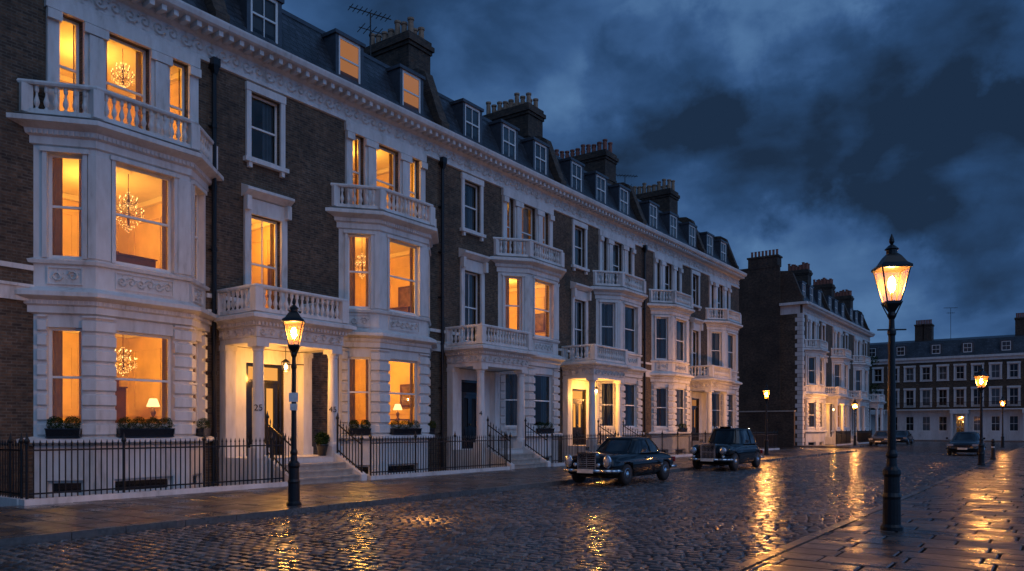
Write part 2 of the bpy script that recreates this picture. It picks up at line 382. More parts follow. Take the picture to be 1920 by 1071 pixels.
    for F,l in frames(offp(bay,.07,'wall')):
        n=int(l/.11)
        for k in range(n):
            a=l*(k+.5)/n; mb.fbox(F,a-.028,a+.028,0,.085,4.70,4.79)
            if detail: mb.fbox(F,a-.028,a+.028,.0,.085,8.80,8.9)
    mb.build('bay_window',M['stucco'],T)
    if detail:
        for i,(F,l) in enumerate(FR):
            mb=MB(); a0,a1=bh[i]; n=max(2,int((a1-a0-.1)/.24))
            for k in range(n): scroll(mb,F,a0+.05+(a1-a0-.1)*(k+.5)/n,5.41,.125,.0,1 if k%2 else -1,1 if k%2 else -1)
            mb.build('carved_panel',M['stucco'],T)
    balustrade(T,bay,9.26,.78,.12,'balcony_balustrade',8 if detail else 6)
    for lv,(z0,z1) in (('g',(1.74,4.16)),('f',(5.84,8.4))):
        on=lv in lit
        for i,(F,l) in enumerate(FR):
            a0,a1=bh[i]
            cu=((M['curtain'],((.34,.20),(.10,.10),(.15,.3))[i]) if on else (M['net'],.42 if i!=1 else .3))
            sash(T,F,a0,a1,z0,z1,.12,None,cu)
    for i,(F,l) in enumerate(FR):
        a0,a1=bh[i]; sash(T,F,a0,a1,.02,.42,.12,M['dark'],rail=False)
    onS='s' in lit
    for i,(a,b) in enumerate(tri): sash(T,WALLF,a,b,*TZ,.14,None,(M['curtain'],.16) if onS else (M['net'],.4))
    if pc is not None:
        sash(T,WALLF,pc-.56,pc+.56,5.3,8.25,.14,None,(M['curtain'],.1) if 'x' in lit else (M['net'],.3),bars=2)
        sash(T,WALLF,pc-.55,pc+.55,10.0,12.0,.14,None,(M['net'],(.05,.4)))
        mb=MB()
        mb.fbox(WALLF,pc-.78,pc-.56,0,.09,5.16,8.25); mb.fbox(WALLF,pc+.56,pc+.78,0,.09,5.16,8.25); mb.fbox(WALLF,pc-.78,pc+.78,0,.09,8.252,8.72)
        mb.fbox(WALLF,pc-.82,pc-.66,.09,.26,8.32,8.74); mb.fbox(WALLF,pc+.66,pc+.82,.09,.26,8.32,8.74)
        mould(mb,[(pc-.86,0),(pc+.86,0)],[(0,8.73),(.14,8.75),(.3,8.86),(.36,8.9),(.36,8.98),(0,9.12)],'perp')
        mb.build('window_surround',M['stucco'],T); mb=MB()
        mb.fbox(WALLF,pc-.71,pc-.55,0,.08,9.95,12.0); mb.fbox(WALLF,pc+.55,pc+.71,0,.08,9.95,12.0); mb.fbox(WALLF,pc-.73,pc+.73,0,.1,12.002,12.24)
        mb.fbox(WALLF,pc-.8,pc+.8,0,.16,9.82,9.95); mb.fbox(WALLF,pc-.66,pc-.54,0,.12,9.66,9.82); mb.fbox(WALLF,pc+.54,pc+.66,0,.12,9.66,9.82)
        mb.build('window_surround',M['stucco'],T)
        D=1.75; hw=1.58; pp=[(pc-hw,0),(pc-hw,-D),(pc+hw,-D),(pc+hw,0)]
        mb=MB(); mb.box(pc-hw+.06,pc+hw-.06,-D+.06,-.02,4.16,4.9)
        mould(mb,pp,[(-.3,4.14),(0,4.14),(0,4.28),(.03,4.3),(.03,4.58),(.08,4.6),(.10,4.68),(.26,4.78),(.32,4.8),(.32,4.9),(.05,5.0),(-.1,5.0)])
        mb.box(pc-hw+.05,pc+hw-.05,-D+.05,-.02,4.9,4.99)
        for F,l in frames(offp(pp,.09,'wall')):
            n=int(l/.12)
            for k in range(n): a=l*(k+.5)/n; mb.fbox(F,a-.03,a+.03,0,.07,4.62,4.71)
        for x in (pc-hw+.16,pc+hw-.16):
            mb.box(x-.17,x+.17,-.3,-.003,PZ,4.14); mb.box(x-.2,x+.2,-.33,-.004,3.98,4.13); mb.box(x-.2,x+.2,-.33,-.004,PZ,1.1)
        mb.box(pc-hw+.34,pc-.70,-.02,-.002,PZ,4.14); mb.box(pc+.70,pc+hw-.34,-.02,-.002,PZ,4.14); mb.box(pc-.70,pc+.70,-.02,-.002,3.7,4.14)
        pt=mb.build('portico',M['stucco'],T)
        for x in (pc-hw+.2,pc+hw-.2):
            c=MB(); y=-D+.2
            c.box(x-.22,x+.22,y-.22,y+.22,PZ,1.14)
            c.lathe(x,y,[(.21,1.14),(.21,1.22),(.175,1.27),(.17,1.34),(.165,2.4),(.142,3.88),(.16,3.9),(.16,3.95),(.2,4.02)],20)
            c.box(x-.21,x+.21,y-.21,y+.21,4.02,4.14)
            c.build('column',M['stucco'],pt)
        if detail:
            for F,l in frames(pp):
                mb=MB(); n=int(l/.3)
                for k in range(n): scroll(mb,F,l*(k+.5)/n,4.44,.115,.03,1 if k%2 else -1,1 if k%2 else -1)
                mb.build('carved_frieze',M['stucco'],pt)
        balustrade(T,pp,5.0,.76,.02,'porch_balustrade',8 if detail else 6)
        mb=MB(); mb.box(pc-hw-.03,pc+hw+.03,-D-.05,0,0,PZ-.003); mb.box(pc-hw,pc+hw,-D-.08,.24,PZ-.003,PZ+.002)
        for s in (-1,1):
            x0,x1=sorted((pc+s*1.18,pc+s*1.40))
            mb.box8([(x0,-3.05,0),(x1,-3.05,0),(x1,-D-.05,0),(x0,-D-.05,0),(x0,-3.05,.30),(x1,-3.05,.30),(x1,-D-.05,.95),(x0,-D-.05,.95)])
        mb.build('porch_base',M['stucco'],T)
        mb=MB()
        for k in range(3):
            zt=.12+(k+1)*.18; y0=-2.95+k*.3
            mb.box(pc-1.17,pc+1.17,y0,y0+.3 if k<2 else -D-.083,0,zt); mb.box(pc-1.17,pc+1.17,y0-.03,y0-.001,zt-.05,zt-.002)
        mb.build('front_steps',M['step'],T)
        mb=MB(); F=WALLF
        mb.fbox(F,pc-.70,pc-.58,-.2,-.05,PZ,3.7); mb.fbox(F,pc+.58,pc+.70,-.2,-.05,PZ,3.7); mb.fbox(F,pc-.58,pc+.58,-.2,-.04,3.1,3.2); mb.fbox(F,pc-.58,pc+.58,-.2,-.05,3.6,3.7)
        mb.fbox(F,pc-.58,pc-.40,-.18,-.1,PZ+.02,3.1); mb.fbox(F,pc+.40,pc+.58,-.18,-.1,PZ+.02,3.1); mb.fbox(F,pc-.12,pc+.12,-.18,-.1,PZ+.02,3.1)
        for sx in (-1,1):
            a,b=sorted((pc+sx*.12,pc+sx*.40)); mb.fbox(F,a,b,-.18,-.1,2.95,3.1); mb.fbox(F,a,b,-.17,-.115,PZ+.02,1.75)
            mb.fbox(F,a+.05,b-.05,-.115,-.1,PZ+.12,1.65)
        dr=mb.build('front_door',M['black'],T)
        h=MB(); h.lathe(0,0,[(.001,0),(.035,.01),(.035,.05),(.001,.06)],8); hb=h.build('door_knob',M['gilt'],dr,loc=(pc,.1,1.85)); hb.rotation_euler=(PI/2,0,0)
        g=MB(); wm=M['warmglow'] if 'd' in lit else (M['warmdim'] if 'e' in lit else M['dark'])  # on lit doors the glazing itself emits, in place of hall light
        g.add([PF(F,pc-.42,-.15,1.75),PF(F,pc+.42,-.15,1.75),PF(F,pc+.42,-.15,2.95),PF(F,pc-.42,-.15,2.95)],[(0,1,2,3)])
        g.add([PF(F,pc-.58,-.15,3.2),PF(F,pc+.58,-.15,3.2),PF(F,pc+.58,-.15,3.6),PF(F,pc-.58,-.15,3.6)],[(0,1,2,3)]); g.build('door_glass',wm,dr)
        for (tx,sx,ts,deg) in numbers:
            an=math.radians(deg); text(tx,ts,(pc+sx-.185*math.sin(an),-D+.2-.185*math.cos(an),2.2),T,M['digit'],rz=-an)
        if 'd' in lit:
            lt=empty('porch_lantern','small glass lantern hanging in '+which,'lantern',(X+1.0,s0+pc,0),0,'porch lanterns')
            q=MB(); q.tube((0,0,3.75),(0,0,4.15),.012); q.lathe(0,0,[(.03,3.42),(.10,3.44),(.10,3.46)],6); q.lathe(0,0,[(.13,3.70),(.13,3.72),(.03,3.8)],6)
            for k in range(6):
                a=PI/3*k; q.tube((.1*math.cos(a),.1*math.sin(a),3.45),(.125*math.cos(a),.125*math.sin(a),3.71),.010,4)
            q.build('lantern_frame',M['iron'],lt)
            q=MB(); q.lathe(0,0,[(.01,3.48),(.05,3.52),(.055,3.6),(.01,3.66)],8); q.build('bulb',M['lantern'],lt,True)
            plight((X+1.0,s0+pc,3.28),pp_,(1,.42,.075),.1,'porch_light'); 
    def room(x0,x1,z0,z1,dep=4.2):
        mb=MB(); y0,y1=.245,dep
        v=[(x0,y0,z0),(x1,y0,z0),(x1,y1,z0),(x0,y1,z0),(x0,y0,z1),(x1,y0,z1),(x1,y1,z1),(x0,y1,z1)]
        mb.add(v,[(0,1,2,3),(1,2,6,5),(2,3,7,6),(3,0,4,7)])
        for zz,hh in ((z0+.02,.2),(z0+.95,.06)):
            mb.box(x0+.02,x1-.02,y1-.06,y1-.005,zz,zz+hh); mb.box(x1-.06,x1-.005,y0,y1-.07,zz,zz+hh)
        if z1-z0>3.2:
            for k in range(3):
                a=x0+.2+(x1-x0-.4)*k/3; b=a+(x1-x0-.4)/3-.15
                for (p,q_,r,s) in ((a,b,z0+1.15,z0+1.18),(a,b,z1-.6,z1-.57),(a,a+.03,z0+1.18,z1-.6),(b-.03,b,z0+1.18,z1-.6)): mb.box(p,q_,y1-.035,y1-.004,r,s)
            for k in range(2):
                a=y0+.3+(y1-y0-.5)*k/2; b=a+(y1-y0-.5)/2-.2
                for (p,q_,r,s) in ((a,b,z0+1.15,z0+1.18),(a,b,z1-.6,z1-.57),(a,a+.03,z0+1.18,z1-.6),(b-.03,b,z0+1.18,z1-.6)): mb.box(x1-.035,x1-.004,p,q_,r,s)
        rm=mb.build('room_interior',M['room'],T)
        mb=MB(); mb.add(v,[(4,5,6,7)]); mb.box(x0+.02,x1-.16,y1-.15,y1-.01,z1-.16,z1-.01); mb.box(x1-.15,x1-.01,y0,y1-.01,z1-.16,z1-.01)
        mb.lathe((x0+x1)/2,.8,[(.5,z1-.03),(.46,z1-.05),(.2,z1-.06),(.05,z1-.1)],20)
        mb.build('ceiling',M['ceil'],rm)
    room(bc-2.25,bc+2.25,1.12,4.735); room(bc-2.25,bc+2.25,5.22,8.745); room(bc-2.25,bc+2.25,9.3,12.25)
    if pc is not None: room(pc-1.2,pc+1.2,5.2,8.6,3); room(pc-1.2,pc+1.2,9.7,12.2,2.5)
    RT=15.75
    mb=MB(); mb.add([(0,.12,13.44),(W,.12,13.44),(W,1.2,RT),(0,1.2,RT),(0,5.5,RT+.45),(W,5.5,RT+.45),(W,11,13.4),(0,11,13.4)],[(0,1,2,3),(3,2,5,4),(4,5,6,7)])
    mb.add([(0,.12,13.3),(0,1.2,RT),(0,5.5,RT+.45),(0,11,13.3)],[(0,1,2,3)]); mb.add([(W,.12,13.3),(W,1.2,RT),(W,5.5,RT+.45),(W,11,13.3)],[(0,1,2,3)])
    rf=mb.build('mansard_roof',M['slate'],T)
    mb=MB(); mb.box(0.01,W-.01,.0,.12,13.3,13.62); mb.box(0.01,W-.01,1.14,1.3,RT-.08,RT+.06); mb.build('lead_gutter',M['lead'],rf)
    prof=[(.0,13.3),(.0,14.0),(.12,14.15),(.9,16.2),(1.3,16.45),(6,16.9),(6,13.3)]
    k=len(prof)
    for x0,x1 in ((-.02,.45),)+(((W-.3,W+.1),) if endwall else ()):
        mb=MB(); mb.add([(x0,y,z) for y,z in prof]+[(x1,y,z) for y,z in prof],[tuple(range(k)),tuple(range(2*k-1,k-1,-1))]+[(i,(i+1)%k,k+(i+1)%k,k+i) for i in range(k)])
        mb.build('party_wall',M['brick2'],T)
    for dx in dorm:
        x=dx-s0; w=.66
        mb=MB(); mb.box(x-w,x-w+.14,.42,1.5,13.9,15.5); mb.box(x+w-.14,x+w,.42,1.5,13.9,15.5); mb.box(x-w+.14,x+w-.14,.42,.5,13.9,14.0)
        mb.box(x-w-.06,x+w+.06,.36,1.6,15.5,15.62)
        d=mb.build('dormer',M['lead'],T)
        mb=MB(); z0,z1=14.0,15.5; a0,a1=x-w+.14,x+w-.14; FF=(0,.46,1,0)
        mb.fbox(FF,a0,a0+.08,-.03,.02,z0,z1); mb.fbox(FF,a1-.08,a1,-.03,.02,z0,z1); mb.fbox(FF,a0+.08,a1-.08,-.03,.02,z0,z0+.1); mb.fbox(FF,a0+.08,a1-.08,-.03,.02,z1-.1,z1); mb.fbox(FF,a0+.08,a1-.08,-.03,.03,14.72,14.78)
        if dx not in litdorm: mb.fbox(FF,x-.015,x+.015,-.025,.015,z0+.1,z1-.1)
        mb.build('dormer_frame',M['wood'],d)
        g=MB(); g.add([PF(FF,a0,-.01,z0),PF(FF,a1,-.01,z0),PF(FF,a1,-.01,z1),PF(FF,a0,-.01,z1)],[(0,1,2,3)]); g.build('pane',M['glass'],d)
        g=MB(); g.add([PF(FF,a0,-.08,z0),PF(FF,a1,-.08,z0),PF(FF,a1,-.08,z1),PF(FF,a0,-.08,z1)],[(0,1,2,3)]); g.build('window_backing',M['warmdim'] if dx in litdorm else M['net'],d)  # lit dormers: warm glow put in as an emissive sheet
    if chim is not None:
        x=chim-s0; mb=MB(); y0,y1=2.0,2.0+chlen; w=1.35
        mb.box(x,x+w,y0,y1,13.5,17.75); mb.box(x-.06,x+w+.06,y0-.06,y1+.06,17.75,17.9); mb.box(x-.13,x+w+.13,y0-.13,y1+.13,17.9,18.1); mb.box(x-.04,x+w+.04,y0-.04,y1+.04,18.1,18.3)
        mb.box(x-.04,x+w+.04,y0-.04,y1+.04,16.6,16.75)
        ch=mb.build('chimney_stack',M['brick2'],T); cn=int(chn*chlen/2.2)
        for r in (0,1):
            for k in range(cn):
                y=y0+.2+(chlen-.4)*k/(cn-1); h=random.choice((.55,.62,.7,.8)); p=MB()
                p.lathe(x+.34+r*.65,y,[(.15,18.3),(.13,18.35),(.115,18.3+h-.1),(.15,18.3+h-.08),(.15,18.3+h),(.11,18.3+h),(.09,18.25+h)],10)
                p.build('chimney_pot',M[potm],ch)
    if pipe is not None:
        x=pipe-s0; mb=MB(); mb.tube((x,-.13,.1),(x,-.13,12.3),.065,8)
        for z in (1.5,3.3,5.1,6.9,8.7,10.5,12.2): mb.tube((x,-.13,z-.06),(x,-.13,z+.06),.085,8); mb.box(x-.12,x+.12,-.06,.0,z-.02,z+.02)
        mb.lathe(x,-.16,[(.07,12.0),(.16,12.25),(.16,12.45)],4,PI/4)
        mb.build('drainpipe',M['iron'],T)
    return T
FX=-20.3
hA=terrace_house('nearest terraced house, leftmost, with chandeliers glowing in its tall white bay',FX,1.0,13.4,10.75,None,lit=('g','f','s'),dorm=(12.0,8.5),pipe=13.25)
hB=terrace_house('terraced house behind the left street lamp, with lit columned porch numbered 25 and 45',FX,13.4,23.5,20.4,15.1,lit=('g','f','s','x','d'),dorm=(15.4,19.0,22.2),litdorm=(19.0,22.2),numbers=(('25',-1.38,.25,36),('45',1.38,.25,42)),pipe=23.38,which='the porch marked 25 and 45',pp_=140)
hC=terrace_house('terraced house with dark porch numbered 4, right of the house numbered 25 and 45',FX,23.5,32.5,29.55,25.4,lit=('f',),dorm=(26.0,28.7,31.3),chim=23.7,numbers=(('4',-1.38,.25,50),),chlen=2.7)
hD=terrace_house('terraced house with small glowing porch behind the parked black saloon',FX,32.5,41.6,38.25,34.2,lit=('d',),dorm=(34.7,37.3,40.0),chim=32.5,pipe=41.5,which='the lit porch behind the black saloon',chlen=3.0,pp_=260)
hE=terrace_house('unlit terraced house behind the rounded black taxi, its bay left of its porch',FX,41.6,51.0,45.0,49.4,lit=('e',),dorm=(43.9,46.9,50.0),chim=40.6,potm='potred',chlen=4.2)
hF=terrace_house('end house of the long near terrace, at the corner of the side street',FX,51.0,57.9,53.9,None,lit=(),dorm=(53.2,55.9),chim=49.8,endwall=True,chlen=3.8)
FX2=-19.9
h2=[]
h2.append(terrace_house('corner house of the second terrace with white quoins and tall brick side wall',FX2,74.0,84.0,77.3,81.4,lit=('d',) ,dorm=(76.0,78.7,81.8),chim=83.4,potm='potred',detail=False,startwall=True,which='the far lit porch of the second terrace'))
h2.append(terrace_house('middle house of the second terrace beyond the side street',FX2,84.0,94.0,87.3,91.4,lit=('e','g'),dorm=(86.0,88.7,91.8),chim=93.4,potm='potred',detail=False))
h2.append(terrace_house('farthest house of the second terrace, nearest the end of the street',FX2,94.0,104.0,97.3,101.4,lit=('e',),dorm=(96.0,98.7,101.8),chim=103.0,potm='potred',detail=False,endwall=True))
T=h2[0]
mb=MB()
mb.box(-.35,-.1,2.0,12,0,16.9); mb.box(-.38,-.07,2.0,12,16.9,17.05)
mb.build('gable_wall',M['brick2'],T)
mb=MB(); mb.box(-.35,.9,2.2,5.0,17.06,17.9); mb.box(-.42,.97,2.1,5.1,17.9,18.05); ch=mb.build('chimney_stack',M['brick2'],T)
for k in range(8):
    p=MB(); p.lathe(.2,2.4+k*.34,[(.14,18.05),(.11,18.1),(.11,18.6),(.14,18.65)],8); p.build('chimney_pot',M['potred'],ch)
mb=MB(); z=0; k=0
while z<12.2:
    w=.55 if k%2 else .35; mb.box(-.14,-.0,-.04,w+.1,z+.01,z+.38); mb.box(-.0,w,-.04,.0,z+.01,z+.38); z+=.4; k+=1
mb.box(-.5,0,-.5,2.0,13.16,13.4); mb.box(-.14,-.102,0.2,2.0,12.35,13.16); mb.build('quoins',M['stucco'],T)
# ------------------------------------------------------------------ chandeliers, room contents
def chandelier(label,loc,R,Hh,power,ceil):
    T=empty('chandelier',label,'chandelier',loc,0,'crystal chandeliers in the bay windows')
    q=MB(); q.tube((0,0,0),(0,0,ceil-loc[2]),.010); q.lathe(0,0,[(.02,-Hh*.45),(.04,-Hh*.3),(.02,0),(.035,Hh*.2),(.01,Hh*.4)],8)
    for tier,(rr,zz,n) in enumerate(((R,-Hh*.1,12),(R*.6,Hh*.18,8))):
        for k in range(n):
            a=2*PI*k/n; pr=None
            for j in range(6):
                t=j/5; p=(rr*t*math.cos(a),rr*t*math.sin(a),zz-.12*math.sin(PI*t)*R*2+.0)
                if pr: q.tube(pr,p,.005,4)
                pr=p
            q.tube(p,(p[0],p[1],p[2]+.06),.007,4)
    q.build('chandelier_arms',M['gilt'],T)
    b=MB()
    def bead(x,y,z,s,e=1.6): b.add([(x+s,y,z),(x,y+s,z),(x-s,y,z),(x,y-s,z),(x,y,z+s*e),(x,y,z-s*e)],[(0,1,4),(1,2,4),(2,3,4),(3,0,4),(1,0,5),(2,1,5),(3,2,5),(0,3,5)])
    for rr,zz,n in ((R,-Hh*.1,12),(R*.6,Hh*.18,8)):
        for k in range(n):
            a=2*PI*k/n; bead(rr*math.cos(a),rr*math.sin(a),zz+.09,.011,2.6)
            for j in range(1,4): bead(rr*math.cos(a),rr*math.sin(a),zz-.05*j,.0055,1.6)
            for j in range(1,6):
                t=j/6; bead(rr*t*math.cos(a+.2),rr*t*math.sin(a+.2),zz+Hh*.3*(1-t)**1.6,.0045,1.5)
    for rr,zz,n in ((R*.8,-Hh*.28,18),(R*.6,-Hh*.38,14),(R*.4,-Hh*.46,10),(R*.2,-Hh*.53,6),(R*.05,-Hh*.58,2)):
        for k in range(n):
            a=2*PI*k/n+random.random()*.2; bead(rr*math.cos(a),rr*math.sin(a),zz+random.uniform(-.03,.03),.0065,2)
    b.build('crystal_beads',M['bead'],T)
    plight((loc[0]-1.1,loc[1]-.5,loc[2]-Hh*.1),power,r=.15)
chandelier('large crystal chandelier in the first floor bay of the nearest house',(FX-.7,11.15,7.75),.38,1.1,185,8.75)
chandelier('crystal chandelier low in the ground floor bay of the nearest house',(FX-.7,11.0,3.6),.34,.75,185,4.73)
chandelier('chandelier behind the top floor windows of the nearest house',(FX-.9,11.1,11.5),.28,.7,150,12.25)
chandelier('crystal chandelier in the first floor bay of the house numbered 25 and 45',(FX-.6,19.75,7.7),.26,.9,210,8.75)
for loc,p in (((FX-1.6,20.6,4.1),200),((FX-1.6,20.6,11.6),110),((FX-1.2,15.2,7.9),85),((FX-1.5,29.6,8.0),200),((FX-1.5,29.6,11.6),18),((FX2-1.5,87.3,3.8),150)):
    plight(loc,p,r=.2)
def table_lamp(label,loc,z0,tl):
    T=empty('table_lamp',label,'lamp',loc,0,'table lamps on side tables')
    q=MB(); q.lathe(0,0,[(.07,0),(.08,.02),(.03,.06),(.06,.14),(.07,.20),(.03,.28),(.012,.30),(.012,.42)],12); q.build('lamp_base',M['gilt'],T,True)
    q=MB(); q.lathe(0,0,[(.18,.35),(.10,.58)],16); q.build('lamp_shade',M['shade'],T,True)
    S=empty('side_table',tl,'table',(loc[0],loc[1],z0),0)
    h=loc[2]-z0; q=MB(); q.box(-.35,.35,-.35,.35,h-.05,h-.002); q.build('table_top',M['walnut'],S)
    for a in (-.3,.3):
        for b_ in (-.3,.3): q=MB(); q.box(a-.025,a+.025,b_-.025,b_+.025,0,h-.05); q.build('leg',M['walnut'],S)
table_lamp('table lamp glowing in the ground floor bay of the nearest house',(FX-.5,11.75,1.95),1.12,'side table under the table lamp in the nearest house')
table_lamp('table lamp glowing in the ground floor bay of the house numbered 25 and 45',(FX-.6,21.6,2.05),1.12,'side table under the table lamp in the house numbered 25 and 45')
def picture(label,x,y,z,w,h,rz=0):
    T=empty('framed_picture',label,'picture',(x,y,z),rz); q=MB()
    q.box(0,.05,-w/2,-w/2+.08,-h/2,h/2); q.box(0,.05,w/2-.08,w/2,-h/2,h/2); q.box(0,.05,-w/2+.08,w/2-.08,-h/2,-h/2+.08); q.box(0,.05,-w/2+.08,w/2-.08,h/2-.08,h/2); q.build('frame',M['walnut'],T); q=MB(); q.box(.01,.03,-w/2+.08,w/2-.08,-h/2+.08,h/2-.08); q.build('canvas',M['picture'],T)
picture('dark framed picture on the back wall of the nearest house first floor',FX-4.14,12.2,6.9,.9,.8)
picture('dark framed picture on the back wall of the nearest house ground floor',FX-4.14,12.2,2.9,.9,.8)
picture('framed picture on the first floor side wall of the house numbered 25 and 45',FX-1.0,22.60,6.8,1.0,1.1,-PI/2)
picture('framed picture on the ground floor side wall of the house numbered 25 and 45',FX-.9,22.60,3.0,1.0,.9,-PI/2)
picture('framed picture in the window above the porch numbered 25 and 45',FX-.9,16.25,6.6,.9,1.1,-PI/2)
picture('framed picture in the lit bay of the house numbered 4',FX-.9,31.75,6.9,.8,.9,-PI/2)
def sideboard(label,x,y,z,w,h,rz=0):
    T=empty('sideboard',label,'cabinet',(x,y,z),rz); q=MB(); q.box(0,.45,-w/2,w/2,.12,h); q.box(-.0,.5,-w/2-.03,w/2+.03,h,h+.04); q.build('cabinet_body',M['walnut'],T)
    for yy in (-w/2+.06,w/2-.06):
        q=MB(); q.box(.38,.44,yy-.03,yy+.03,0,.12); q.build('foot',M['walnut'],T)
sideboard('tall walnut cabinet in the ground floor room of the nearest house',FX-2.6,11.4,1.12,.9,1.75)
sideboard('low walnut sideboard in the first floor room of the nearest house',FX-2.4,12.0,5.22,1.3,1.5)
sideboard('walnut cabinet in the first floor room of the house numbered 25 and 45',FX-1.2,22.58,5.22,1.3,1.2,-PI/2)
# ------------------------------------------------------------------ planters
def planter(label,s,n,w,rz,balls=1,z=1.47):
    T=empty('window_box',label,'planter',(FX+n,s,z),rz,'planted window boxes on bay ledges')
    q=MB(); q.box(-w/2,w/2,-.11,.11,0,.03); q.box8([(-w/2+.02,-.1,.03),(w/2-.02,-.1,.03),(w/2-.02,.1,.03),(-w/2+.02,.1,.03),(-w/2,-.12,.2),(w/2,-.12,.2),(w/2,.12,.2),(-w/2,.12,.2)]); q.box(-w/2-.01,w/2+.01,-.13,.13,.2,.225)
    q.build('box',M['black'],T)
    for k in range(balls):
        q=MB(); x=-w/2+w*(k+.5)/balls; leaves(q,x,0,.34,w/balls*.50,.17,.19,1300,.018,.5); q.build('shrub',M['leaf'],T)
ca=math.atan2(.87,1.05)
for (c,nm) in ((10.75,'the nearest house'),(20.4,'the house numbered 25 and 45')):
    planter('window box below the front bay window of '+nm,c-.05,1.0,1.45,PI/2,4 if c<12 else 3)
    planter('window box below the left bay pane of '+nm,c-1.86,.57,.75,PI/2-ca,2)
    planter('window box below the right bay pane of '+nm,c+1.86,.57,.62,PI/2+ca,1)
planter('window box with shrub on the bay of the dark house numbered 4',29.5,1.0,1.2,PI/2,2)
planter('window box with shrub on the bay of the house behind the taxi',45.0,1.0,1.0,PI/2,2)
T=empty('potted_plant','round shrub in a black pot beside the right column of the lit porch','plant',(FX+1.55,16.05,PZ+.003))
q=MB(); q.lathe(0,0,[(.12,0),(.17,.3),(.19,.31),(.19,.36),(.15,.36)],14); q.build('pot',M['black'],T,True)
q=MB(); leaves(q,0,0,.52,.23,.23,.22,500,.04,.3); q.build('shrub',M['leaf'],T)
# ------------------------------------------------------------------ railings
def railing(label,segs):
    T=empty('iron_railing',label,'railing',(0,0,0),0,'black iron area railings')
    bars=MB()
    for (p0,p1,z0,z1,h,plinth) in segs:
        p0=Vector((*p0,z0)); p1=Vector((*p1,z1)); l=(Vector(p1[:2])-Vector(p0[:2])).length; n=max(2,int(l/.125)); d=(p1-p0)/n
        for k in range(n+1):
            p=p0+d*k
            if k%16==0 or k==n:
                posts=MB(); posts.tube(p,p+Vector((0,0,h+.06)),.03,6); posts.lathe(p.x,p.y,[(.02,0),(.05,.03),(.055,.07),(.03,.12),(.012,.2),(.002,.24)],6,z=p.z+h+.05); posts.build('railing_post',M['iron'],T)
                continue
            bars.tube(p,p+Vector((0,0,h)),.015,4)
            bars.lathe(p.x,p.y,[(.013,0),(.028,.04),(.001,.14)],4,z=p.z+h)
        for hh in (.1,h-.08):
            rl=MB(); a=p0+Vector((0,0,hh)); b=p1+Vector((0,0,hh)); rl.tube(a,b,.024,4); rl.build('rail',M['iron'],T)
        if plinth:
            u=(p1-p0).normalized(); w=Vector((-u.y,u.x,0))*.13; e=u*.1
            q=[p0-w-e,p1-w+e,p1+w+e,p0+w-e]; pl=MB(); pl.box8([(v.x,v.y,.0) for v in q]+[(v.x,v.y,z0) for v in q]); pl.build('plinth',M['stucco'],T)
    bars.build('railing_bars',M['iron'],T)
RX=FX+2.95
def stairs_rail(s): return ((RX-.02,s),(FX+1.85,s),.30,.93,.98,False)
railing('iron railing round the area of the nearest house, leftmost in view',[((RX,7.1),(RX,13.5),.24,.24,1.08,True),((FX+.1,7.1),(RX-.25,7.1),.24,.24,1.08,True),stairs_rail(13.8)])
railing('iron railing between the lit porch numbered 45 and the dark porch numbered 4',[((RX,16.75),(RX,23.8),.24,.24,1.08,True),stairs_rail(16.4),stairs_rail(24.1)])
railing('iron railing right of the dark porch numbered 4',[((RX,27.05),(RX,32.6),.24,.24,1.08,True),stairs_rail(26.7),stairs_rail(32.9)])
railing('iron railing behind the parked black saloon, right of the small glowing porch',[((RX,35.8),(RX,47.8),.24,.24,1.08,True),stairs_rail(35.5),stairs_rail(48.1)])
railing('iron railing of the end house by the side street',[((RX,51.0),(RX,57.8),.24,.24,1.08,True),stairs_rail(50.7),((FX+.1,57.8),(RX-.25,57.8),.24,.24,1.08,True)])
R2=FX2+2.9
railing('distant iron railing in front of the corner house of the second terrace',[((R2,74.1),(R2,79.9),.24,.24,1.08,True)])
railing('distant iron railing in front of the middle house of the second terrace',[((R2,82.9),(R2,89.9),.24,.24,1.08,True)])
# ------------------------------------------------------------------ ground
def stones(name,x0,x1,y0,y1,lx,ly,gap,drop,edge,tilt,mat,ztop,smooth,jz=.003):
    base=0; rows=int(round((y1-y0)/ly)); ly=(y1-y0)/rows
    qa=np.array([(r*4+c,r*4+c+1,(r+1)*4+c+1,(r+1)*4+c) for r in range(3) for c in range(3)])
    rng=np.random.default_rng(3); allv=[];allf=[]
    for r in range(rows):
        x=x0-(rng.random()*lx)
        ya=y0+r*ly
        while x<x1:
            w=lx*(.85+.3*rng.random()); xa=max(x,x0); xb=min(x+w,x1); x+=w
            if xb-xa<.04: continue
            jj=gap*.15*rng.standard_normal(2)
            X0=xa+gap/2;X1=xb-gap/2;Y0=ya+gap/2+jj[0];Y1=ya+ly-gap/2+jj[1]
            ex=min(edge,(X1-X0)*.3); ey=min(edge,(Y1-Y0)*.3)
            xs=np.array([X0,X0+ex,X1-ex,X1]); ys=np.array([Y0,Y0+ey,Y1-ey,Y1])
            gx,gy=np.meshgrid(xs,ys); z=np.full((4,4),ztop+jz*rng.standard_normal()); z[0,:]-=drop;z[3,:]-=drop;z[:,0]-=drop;z[:,3]-=drop
            tx,ty=tilt*rng.standard_normal(2); z+=tx*(gx-(X0+X1)/2)+ty*(gy-(Y0+Y1)/2)
            allv.append(np.stack([gx,gy,z],-1).reshape(16,3)); allf.append(qa+base); base+=16
    v=np.concatenate(allv); f=np.concatenate(allf)
    me=bpy.data.meshes.new(name); me.from_pydata(v.tolist(),[],f.tolist()); me.update(); me.materials.append(mat)
    if smooth: me.polygons.foreach_set('use_smooth',[True]*len(me.polygons))
    o=bpy.data.objects.new(name,me); COL.objects.link(o); return struct(o)
